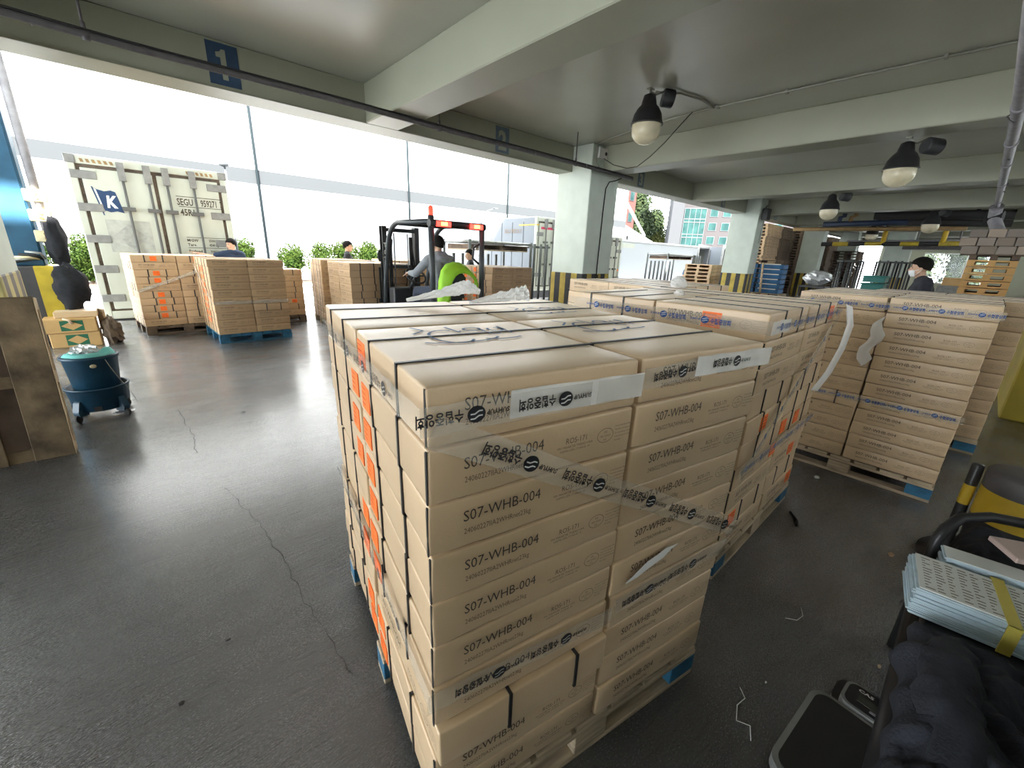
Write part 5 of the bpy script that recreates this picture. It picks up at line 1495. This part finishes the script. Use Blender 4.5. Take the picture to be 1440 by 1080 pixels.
for k in range(5):
    a = R(20 + 72 * k)
    MB().box(-.045, .045, -.006, .006, .12, .17, 0, Matrix.Rotation(a, 4, 'Z') @ Matrix.Translation((0, .345, 0))).build('slot', 'black_rubber', bs)
MB().tube([(.13, -.32, .70), (.16, -.33, .62), (.24, -.30, .45), (.33, -.20, .30), (.40, -.16, .12)], .004, 6).build('cord', 'conduit', t)
MB().ball((-.02, -.325, .64), (.04, .012, .022), 12, 8).build('worn_mark', 'cream', t)
o = crumple(7, (.085, .075, .05), (-.475, 5.24, .615), 26, 14, .5, 7).build('plastic_film', 'silver_film'); tag(o, 'crumpled clear plastic film heaped in the blue tub', 'plastic film')
mb = MB(); vs = []
nu, nv = 22, 10
for j in range(nv + 1):
    for k in range(nu + 1):
        u = k / nu; a = R(150 + 245 * u); v = j / nv
        r = .178 - .11 * v
        h = .575 + .035 * math.sin(v * PI) + .025 * noise.noise(Vector((u * 5, v * 3, 2))) + (.035 * math.exp(-((u - .80) / .09) ** 2) * math.sin(v * PI))
        vs.append((-.457 + r * math.cos(a), 5.25 + r * math.sin(a), h))
mb.add(vs, [(j * (nu + 1) + k, j * (nu + 1) + k + 1, (j + 1) * (nu + 1) + k + 1, (j + 1) * (nu + 1) + k) for j in range(nv) for k in range(nu)], 0, True)
o = tag(mb.build('turquoise_bag', 'teal_rag'), 'turquoise plastic bag lining the rim of the blue tub', 'bag')
o = crumple(9, (.07, .035, .010), (-.33, 5.17, .018), 22, 10, .5, 8).build('plastic_film', 'silver_film'); tag(o, 'scrap of shiny plastic film on the floor under the tub', 'plastic film')

def diamond_box(x, y, z, w, d, h, label, rz):
    t = tag(MB().box(0, w, 0, d, 0, h).build('cardboard_box', 'card_old', None, (x, y, z), rz, .008), label, 'box', 'brown cartons with green diamond print')
    mb = MB(); cx, cz = w * .53, h * .5; W, H = w * .22, h * .36; yy = -.0018
    mb.box(cx - W, cx + W, yy, .001, cz - H, cz + H, 0)
    o = mb.build('green_print', 'green_print', t)
    mb = MB().add([(cx - W * .92, yy - .001, cz), (cx, yy - .001, cz - H * .85), (cx + W * .92, yy - .001, cz), (cx, yy - .001, cz + H * .85)], [(0, 1, 2, 3)], 0)
    mb = MB(); mb.add([(cx - W * .92, yy - .001, cz), (cx, yy - .001, cz - H * .85), (cx + W * .92, yy - .001, cz), (cx, yy - .001, cz + H * .85)], [(0, 1, 2, 3)], 0)
    mb.build('diamond', 'card_old', t)
    return t
b1 = diamond_box(-1.13, 8.90, .0, .54, .40, .215, 'lower brown carton with a green diamond print by the mast machine', R(0))
b2 = diamond_box(-1.16, 8.88, .218, .56, .42, .21, 'middle brown carton with a torn top and a green diamond print', R(1))
tag(MB().box(0, .46, 0, .34, 0, .09).build('cardboard_box', 'card', None, (-1.03, 8.95, .431), 0, .006), 'pale flat carton on top of the two diamond print cartons', 'box')
tag(MB().tube([(-.94, 8.87, .43), (-.88, 8.85, .41), (-.86, 8.865, .35)], .018, 6).build('torn_flap', 'card_edge'), 'torn strip of cardboard hanging on the middle diamond print carton', 'cardboard scrap')
o = crumple(12, (.11, .12, .20), (-.45, 9.0, .19), 18, 12, .5, 6).build('sack', 'wood_dark'); tag(o, 'crumpled dark brown sack beside the diamond print cartons', 'sack')
tag(MB().box(-.012, .012, 0, .2, 0, .34).build('slat_scrap', 'wood_edge', None, (-.50, 9.12, .18), R(25)), 'broken wooden slat standing in the dark sack', 'slat')

t = thing('mast_machine', 'blue column lifting machine on a yellow and black striped base', 'machine', (-1.10, 9.35, 0))
MB().box(-.30, .34, -.12, .55, 0.05, 1.16).build('striped_base', 'hazard_wide', t, bevel=.02)
MB().box(-.26, .30, -.05, .5, 0, .06).build('plinth', 'black_metal', t)
MB().box(-.24, .10, .0, .35, 1.16, 4.6).build('column', 'blue_crane', t, bevel=.015)
MB().box(-.22, .08, -.012, 0, 1.3, 4.6).build('column_cover', 'blue_crane', t, bevel=.01)
MB().tube([(.21, .05, 1.35), (.21, .05, 4.6)], .05, 12).build('side_tube', 'pipe_grey', t)
for z in (1.50, 1.78, 2.05): b = MB().box(.08, .30, -.03, .14, z, z + .16).build('bracket', 'cream', t, bevel=.01); MB().tube([(.2, -.04, z + .05), (.2, -.03, z + .05)], .025, 10).build('bolt', 'ochre', b); MB().tube([(.2, -.04, z + .11), (.2, -.03, z + .11)], .025, 10).build('bolt', 'ochre', b)
for k in range(5): z = 1.2 + k * .04; MB().tube([(-.34 + k * .07, -.05, z), (-.15 + k * .06, -.08, 1.22 + .03 * k), (.0 + k * .03, -.02, 1.26)], .018, 7).build('hose', ('black_rubber', 'galv', 'cream')[k % 3], t)
for k in range(3): MB().tube([(-.24, .0, 1.75 - k * .15), (-.36, -.03, 1.66 - k * .15), (-.30, -.02, 1.45 - k * .1)], .012, 6).build('cable', 'black_rubber', t)
def coat(label, c, r, seed):
    o = crumple(seed, r, c, 26, 18, .30, 4).build('jacket', 'cloth_black')
    for p in o.data.polygons: p.use_smooth = True
    return tag(o, label, 'jacket')
coat('black jacket hanging over the corner of the striped base', (-.80, 9.28, .86), (.20, .17, .32), 15)
coat('black jacket slung over the side tube above the striped base', (-.82, 9.38, 1.50), (.11, .12, .36), 18)

# ---------------------------------------------------------------- things on the closest stack
def film_twist(label, pts, rad, seed):
    mb = MB(); vs = []; n = 34
    P = []
    for a, b in zip(pts[:-1], pts[1:]):
        for k in range(12): P.append(Vector(a).lerp(Vector(b), k / 12))
    rr2 = []
    for a, b in zip(rad[:-1], rad[1:]):
        for k in range(12): rr2.append(a + (b - a) * (k / 12))
    for i, p in enumerate(P):
        t_ = (P[min(i + 1, len(P) - 1)] - P[max(i - 1, 0)]).normalized(); s_ = t_.cross(Vector((0, 0, 1))).normalized(); u_ = s_.cross(t_)
        for k in range(n):
            a = 2 * PI * k / n
            q = 1 + .38 * noise.noise(Vector((math.cos(a) * 2.2, math.sin(a) * 2.2, i * .35 + seed))) + .30 * abs(noise.noise(Vector((math.cos(a) * 6, math.sin(a) * 6, i * .5 + seed)))) - .12
            vs.append(p + (s_ * math.cos(a) + u_ * max(-.55, math.sin(a)) * .8) * rr2[i] * q)
    m = len(P)
    mb.add(vs, [(i * n + k, i * n + (k + 1) % n, (i + 1) * n + (k + 1) % n, (i + 1) * n + k) for i in range(m - 1) for k in range(n)], 0, False)
    mb.add([vs[k] for k in range(n)], [tuple(range(n))[::-1]], 0, False); mb.add([vs[(m - 1) * n + k] for k in range(n)], [tuple(range(n))], 0, False)
    o = mb.build('plastic_film', 'film'); return tag(o, label, 'plastic film')
zt = 1.372
film_twist('crumpled clear film bunched on the far edge of the closest stack', [(.84, 1.62, zt + .02), (.98, 1.58, zt + .045), (1.10, 1.55, zt + .07), (1.16, 1.53, zt + .05)], [.010, .026, .046, .016], 1)
film_twist('twisted film tail beside the bunched film on the closest stack', [(1.06, 1.47, zt + .015), (1.15, 1.44, zt + .03), (1.25, 1.40, zt + .045), (1.31, 1.37, zt + .055)], [.010, .024, .038, .048], 5)
# loose film end on the second stack, torn film down the facing stack
mb = MB(); vs = []
P = [(3.20, .545, 1.37), (3.10, .50, 1.27), (2.98, .49, 1.15), (2.86, .50, 1.02), (2.74, .52, .93)]
for i, p in enumerate(P):
    w = (.05, .045, .03, .03, .02)[i]
    vs += [(p[0] - w, p[1] - .01, p[2] + w * .3), (p[0], p[1] - .035, p[2]), (p[0] + w * .6, p[1], p[2] - w * .3)]
mb.add(vs, [(3 * i + j, 3 * i + j + 1, 3 * i + j + 4, 3 * i + j + 3) for i in range(4) for j in range(2)], 0, True)
tag(mb.build('plastic_film', 'film'), 'loose strip of clear film trailing down the corner of the second stack', 'plastic film')
mb = MB(); vs = []
for i in range(9):
    f = i / 8; z = 1.265 - .36 * f; y_ = .44 + .0 + .02 * math.sin(i * 1.4) + f * .05; w = .012 + .030 * math.sin(f * PI) + (.02 if i == 7 else 0)
    vs += [(3.955, y_ - w, z + .01), (3.935 - .01 * (i % 2), y_, z), (3.95, y_ + w, z - .01)]
mb.add(vs, [(3 * i + j, 3 * i + j + 1, 3 * i + j + 4, 3 * i + j + 3) for i in range(8) for j in range(2)], 0, True)
tag(mb.build('plastic_film', 'film'), 'torn white film hanging in the gap of the facing carton stack', 'plastic film')
tag(crumple(4, (.085, .05, .05), (3.19, 1.62, 1.425), 16, 10, .3).build('plastic_film', 'film'), 'small white film knot on the lid of the second stack', 'plastic film')
tag(crumple(6, (.03, .03, .02), (2.47, 1.24, 1.405), 12, 8, .3).build('plastic_film', 'film'), 'tiny white film scrap on the second stack lid', 'plastic film')
# damaged spot with exposed white lining
mb = MB(); rr_ = random.Random(2)
base = FA(.70, .715, .010)
pts = []
for k in range(14):
    a = 2 * PI * k / 14; pts.append(base + ux * (.11 * math.cos(a) * rr_.uniform(.6, 1.1)) + Vector((0, 0, 1)) * (.022 * math.sin(a) * rr_.uniform(.5, 1.2) + .25 * .11 * math.cos(a)))
mb.add(pts, [tuple(range(14))], 0)
tag(mb.build('torn_lining', 'white_label'), 'torn patch with white lining on the right column of the closest stack', 'torn cardboard')

# ---------------------------------------------------------------- lower right: bench, jacket, papers, scale, bollards
t = thing('bench', 'black padded bench with tubular steel arms at the edge of the bay', 'bench', (0, 0, 0))
MB().box(.85, 2.48, -.72, -.13, .36, .44).build('seat_pad', 'vinyl', t, bevel=.035, seg=3)
MB().tube([(.85, -.13, .385), (2.2, -.13, .385)], .035, 12).build('front_roll', 'vinyl', t)
for x, k in ((.85, -1), (2.23, 1)):
    MB().tube([(x, -.12, 0), (x + .01 * k, -.12, .56), (x + .03 * k, -.13, .61), (x + .09 * k, -.16, .65), (x + .18 * k, -.24, .66), (x + .24 * k, -.36, .66), (x + .25 * k, -.62, .66), (x + .25 * k, -.74, .60), (x + .25 * k, -.76, 0)], .02, 10).build('arm_tube', 'black_metal', t)
MB().box(.86, 2.42, -.80, -.72, .45, .85).build('back_pad', 'vinyl', t, bevel=.03, seg=2)
for x in (.98, 2.42): MB().tube([(x, -.13, .37), (x, -.72, .37)], .018, 8).build('rail', 'black_metal', t)

# jacket: heaped cloth over the bench
def heap(name, x0, x1, y0, y1, zb, hgt, seed, m_, label, cat, drop=None, nx=70, ny=60, fold=.05, edge=.12):
    mb = MB(); vs = []
    for j in range(ny + 1):
        for i in range(nx + 1):
            u = i / nx; v = j / ny
            x = x0 + (x1 - x0) * u; y_ = y0 + (y1 - y0) * v
            e = min(u, 1 - u, v, 1 - v)
            env = min(1, e / edge) ** .5
            q = Vector((x * 5.5, y_ * 5.5, seed))
            w = noise.noise(q * .7) * 1.4
            rid = 1 - abs(noise.noise(Vector((x * 6 + w, y_ * 11 - w, seed + 3)))) * 2
            rid2 = 1 - abs(noise.noise(Vector((x * 14 + w * 2, y_ * 9 + w, seed + 9)))) * 2
            z = zb + env * (hgt * (.55 + .45 * noise.noise(q * .45)) + fold * rid + fold * .4 * rid2)
            xx = x + .03 * noise.noise(Vector((v * 7, seed, 0))) * (1 if u in (0, 1) else .5); yy = y_ + .04 * noise.noise(Vector((u * 6, seed + 2, 0)))
            if drop: z, yy = drop(xx, yy, z)
            vs.append((xx, yy, z))
    mb.add(vs, [(j * (nx + 1) + i, j * (nx + 1) + i + 1, (j + 1) * (nx + 1) + i + 1, (j + 1) * (nx + 1) + i) for j in range(ny) for i in range(nx)], 0, True)
    o = mb.build(name, m_); s = o.modifiers.new('s', 'SOLIDIFY'); s.thickness = .008; s.offset = 1
    return tag(o, label, cat)
def over_front(x, y_, z):
    if y_ > -.085: d = y_ + .085; return z - min(d * 1.5, .22), -.085 + d * .25
    return z, y_
j = heap('jacket', 1.0, 1.74, -.64, -.115, .45, .085, 3.0, 'cloth_navy', 'dark quilted jacket heaped on the black bench', 'jacket', over_front)
MB().tube([(1.03, -.33, .58), (1.20, -.38, .60), (1.30, -.42, .585)], .010, 6).build('white_drawcord', 'white_label', j)
mb = MB(); P = [(1.62, -.20, .50), (1.52, -.20, .53), (1.38, -.20, .54), (1.26, -.22, .54), (1.12, -.24, .54)]
vs = []; n = 16
for i in range(4):
    for k in range(8): pass
Q = [Vector(P[i]).lerp(Vector(P[i + 1]), k / 8) for i in range(4) for k in range(8)]
for i, p in enumerate(Q):
    tt_ = (Q[min(i + 1, len(Q) - 1)] - Q[max(i - 1, 0)]).normalized(); s_ = tt_.cross(Vector((0, 0, 1))).normalized(); u_ = s_.cross(tt_)
    for k in range(n):
        a = 2 * PI * k / n; q = 1 + .30 * noise.noise(Vector((math.cos(a) * 1.5, math.sin(a) * 1.5, i * .23))) + .12 * noise.noise(Vector((math.cos(a) * 3, math.sin(a) * 3, i * .7)))
        vs.append(p + (s_ * math.cos(a) + u_ * math.sin(a) * .8) * .062 * q)
mb.add(vs, [(i * n + k, i * n + (k + 1) % n, (i + 1) * n + (k + 1) % n, (i + 1) * n + k) for i in range(len(Q) - 1) for k in range(n)], 0, True)
mb.build('sleeve', 'cloth_navy', j)
heap('bag', 2.26, 2.52, -.66, -.18, .45, .13, 8.0, 'cloth_black', 'black soft bag slumped at the far end of the bench', 'bag', None, 40, 40, .035)
tag(MB().box(0, .14, 0, .12, 0, .02).build('paper_packet', 'pink_paper', None, (2.26, -.42, .60), R(30), .003), 'pinkish paper packet lying on the black bag', 'packet')
# bundles of forms
t = thing('paper_bundle', 'bundle of pale blue forms held by a yellow band on the bench', 'paper bundle', (1.835, -.118, .445), R(-82))
rr_ = random.Random(6)
lay = MB(); z = 0
for k in range(16):
    dx, dy = rr_.uniform(-.007, .007), rr_.uniform(-.006, .006) + k * .0012
    lay.box(-.02 + dx, .40 + dx, .0 + dy, .235 + dy, z, z + .0058); z += .0062
lay.build('sheet', 'paper_blue', t)
MB().box(-.01, .40, .022, .255, z, z + .004).build('top_sheet', 'paper_white', t)
mb = MB()
for c in range(12):
    for k in range(12): mb.box(.005 + k * .032, .005 + k * .032 + rr_.uniform(.008, .026), (.035 + c * .0178), (.035 + c * .0178) + .004, z + .004, z + .0046)
mb.build('lettering', 'ink_soft', t)
mb = MB().box(.19, .222, -.012, -.008, .0, z + .008).box(.19, .222, .266, .270, .0, z + .008).box(.19, .222, -.012, .270, z + .0055, z + .008)
mb.build('band', 'band_yellow', t)
t = thing('paper_bundle', 'second short bundle of pale forms behind the banded one', 'paper bundle', (2.13, -.165, .445), R(-80))
lay = MB(); z = 0
for k in range(17):
    dx = rr_.uniform(-.006, .006); lay.box(-.01 + dx, .30 + dx, .0, .09, z, z + .0062); z += .0066
lay.build('sheet', 'paper_blue', t)
MB().box(-.01, .30, .0, .09, z, z + .003).build('top_sheet', 'paper_white', t)

# platform scale
t = thing('platform_scale', 'black topped platform scale with silver rim on the floor', 'scale', (1.445, -.105, 0), R(-5))
def rrect(w, h, r, n=6): 
    out = []
    for cx, cy, a0 in ((w / 2 - r, h / 2 - r, 0), (-w / 2 + r, h / 2 - r, 90), (-w / 2 + r, -h / 2 + r, 180), (w / 2 - r, -h / 2 + r, 270)):
        out += [(cx + r * math.cos(R(a0 + 90 * k / n)), cy + r * math.sin(R(a0 + 90 * k / n))) for k in range(n + 1)]
    return out
MB().prism(rrect(.42, .36, .055), .035, .075, None).build('rim', 'galv', t, bevel=.012, seg=2)
MB().prism(rrect(.385, .325, .042), .075, .080, None).build('weighing_mat', 'black_rubber', t, bevel=.002)
MB().prism(rrect(.40, .34, .05), .012, .036, None).build('base', 'black_metal', t)
for x in (-.15, .15):
    for y_ in (-.12, .12): MB().tube([(x, y_, 0), (x, y_, .014)], .025, 12).build('foot', 'black_rubber', t)
h_ = MB().prism(rrect(.125, .33, .035), .05, .085, Matrix.Translation((.278, -.055, 0))).build('display_head', 'galv', t, bevel=.008, seg=2)
MB().prism(rrect(.16, .38, .05), .0, .05, Matrix.Translation((.292, -.055, 0))).build('display_base', 'black_metal', t, bevel=.01)
MB().prism(rrect(.105, .31, .028), .085, .088, Matrix.Translation((.278, -.055, 0))).build('panel', 'black_metal', h_)
MB().box(.256, .290, -.155, .065, .088, .0895).build('lcd_window', 'lcd', h_)
mb = MB(); put_text(mb, 'CAS', plane_M((.304, .073, .0897), (0, -1, 0), (1, 0, 0)), .013, .045, bold=.0006); mb.build('lettering', 'white_label', h_)
MB().tube([(.256, -.17, .088), (.256, -.17, .091)], .010, 12).build('button', 'blue_crate', h_)
mb = MB()
for k in range(4): mb.box(.238, .248, -.005 - k * .045, .025 - k * .045, .088, .0896)
mb.build('key_label', 'pipe_grey', h_)
# guard bollards
t = thing('bollard', 'thick yellow and black banded guard bollard at the bay edge', 'bollard', (3.27, -.40, 0))
zs = [(0, .20, 'black_paint'), (.20, .33, 'black_paint'), (.33, .50, 'yellow'), (.50, .60, 'black_paint')]
MB().lathe([(.155, 0), (.155, .33)], 32).build('tube', 'black_paint', t)
MB().lathe([(.1555, .33), (.1555, .50)], 32).build('yellow_band', 'yellow', t)
MB().lathe([(.156, .50), (.156, .59), (.148, .602), (.0, .602)], 32).build('cap', 'pipe_dark', t)
MB().lathe([(.30, 0), (.30, .015), (.155, .015)], 32).build('base_plate', 'black_metal', t)
t = thing('bollard', 'slim guard post with one yellow band beside the thick bollard', 'bollard', (3.31, -.213, 0))
MB().lathe([(.026, 0), (.026, .34)], 20).build('tube', 'black_paint', t)
MB().lathe([(.0265, .34), (.0265, .46)], 20).build('yellow_band', 'yellow', t)
MB().lathe([(.026, .46), (.026, .58), (.02, .587), (0, .587)], 20).build('cap', 'black_paint', t)
t = thing('steel_bin', 'yellow steel bin standing behind the bollards', 'bin', (7.15, -1.9, 0))
MB().box(0, 1.6, 0, 1.45, .0, .98).build('body', 'yellow_dark', t, bevel=.015)
for k in (.42, .85, 1.2): MB().box(-.012, 0, k, k + .02, .05, .95).build('seam', 'yellow_dark', t)
MB().box(-.03, 1.63, -.03, 1.48, .95, 1.0).build('rim', 'yellow_dark', t, bevel=.01)
tag(crumple(22, (.16, .14, .09), (7.5, -.65, 1.08), 18, 12, .3).build('plastic_sack', 'blue_crate'), 'blue plastic sack on the yellow steel bin', 'sack')
tag(crumple(24, (.14, .14, .05), (7.35, -.62, 1.03), 18, 12, .3).build('plastic_sack', 'film'), 'white film beside the blue sack on the yellow bin', 'plastic film')
tag(MB().box(0, 2.2, -.05, 0, 0, 1.9).build('steel_sheet', 'steel', None, (9.6, -.55, 0)), 'grey steel panel standing behind the yellow bin', 'panel')
t = thing('steel_rail', 'silver slanted rail in front of the deep side panel', 'rail', (0, 0, 0))
MB().tube([(10.4, -.40, 0.9), (10.4, -.52, 2.4)], .03, 8).build('bar', 'chrome', t); MB().tube([(10.4, -.40, 0.9), (10.4, -.40, 0)], .03, 8).build('leg', 'chrome', t)

# scraps on the floor
rr_ = random.Random(12)
def scrap(x, y, s, label, m_='scrap', h=.012):
    mb = MB(); a = rr_.uniform(0, 6)
    pts = [(s * math.cos(a + k * 1.25) * rr_.uniform(.6, 1.2), s * .6 * math.sin(a + k * 1.25) * rr_.uniform(.6, 1.2)) for k in range(5)]
    mb.prism(pts, 0, .004, Matrix.Translation((x, y, 0.001)) @ Matrix.Rotation(R(4), 4, 'Y') @ Matrix.Translation((0, 0, .003)))
    return tag(mb.build('cardboard_scrap', m_), label, 'scrap', 'scraps on the floor')
scrap(3.02, -.02, .03, 'flat brown cardboard scrap on the floor before the bench arm')
scrap(2.95, -.12, .055, 'pale folded cardboard scrap at the foot of the bench arm', 'card_edge')
scrap(2.05, -.10, .012, 'tiny orange scrap beside the scale display', 'card_edge')
scrap(3.75, .52, .035, 'white sliver on the floor between the second and facing stacks', 'white_label')
scrap(1.60, .19, .006, 'small white fleck on the dark floor near the scale', 'white_label')
scrap(-.04, .92, .012, 'pale scrap on the floor near the front of the picture', 'card_edge')
scrap(.02, 1.74, .012, 'dark chip lying on the floor left of the closest stack', 'crack')
scrap(-.15, 1.55, .014, 'dark flake on the floor near the front crack', 'crack')
scrap(.55, 4.55, .02, 'dark spot of dirt on the floor towards the blue pallet', 'crack')
def thread(pts, label):
    return tag(MB().tube([(x, y, .003) for x, y in pts], .0016, 5).build('thread', 'paper_white'), label, 'thread', 'loose threads on the floor')
thread([(1.33, .15), (1.38, .17), (1.36, .21), (1.42, .23), (1.47, .22), (1.50, .25)], 'loose curly white thread on the dark floor by the scale')
thread([(2.02, .24), (2.05, .20), (2.10, .19), (2.15, .21)], 'short white thread on the floor right of the closest stack')
tag(MB().tube([(3.02, .50, .012), (2.95, .44, .006), (2.90, .43, .004)], .008, 6).build('strap_end', 'strap'), 'loose black strap end poking from the second pallet', 'strap')

bpy.data.objects.remove(_FONTO)
bpy.data.curves.remove(_FONTC)
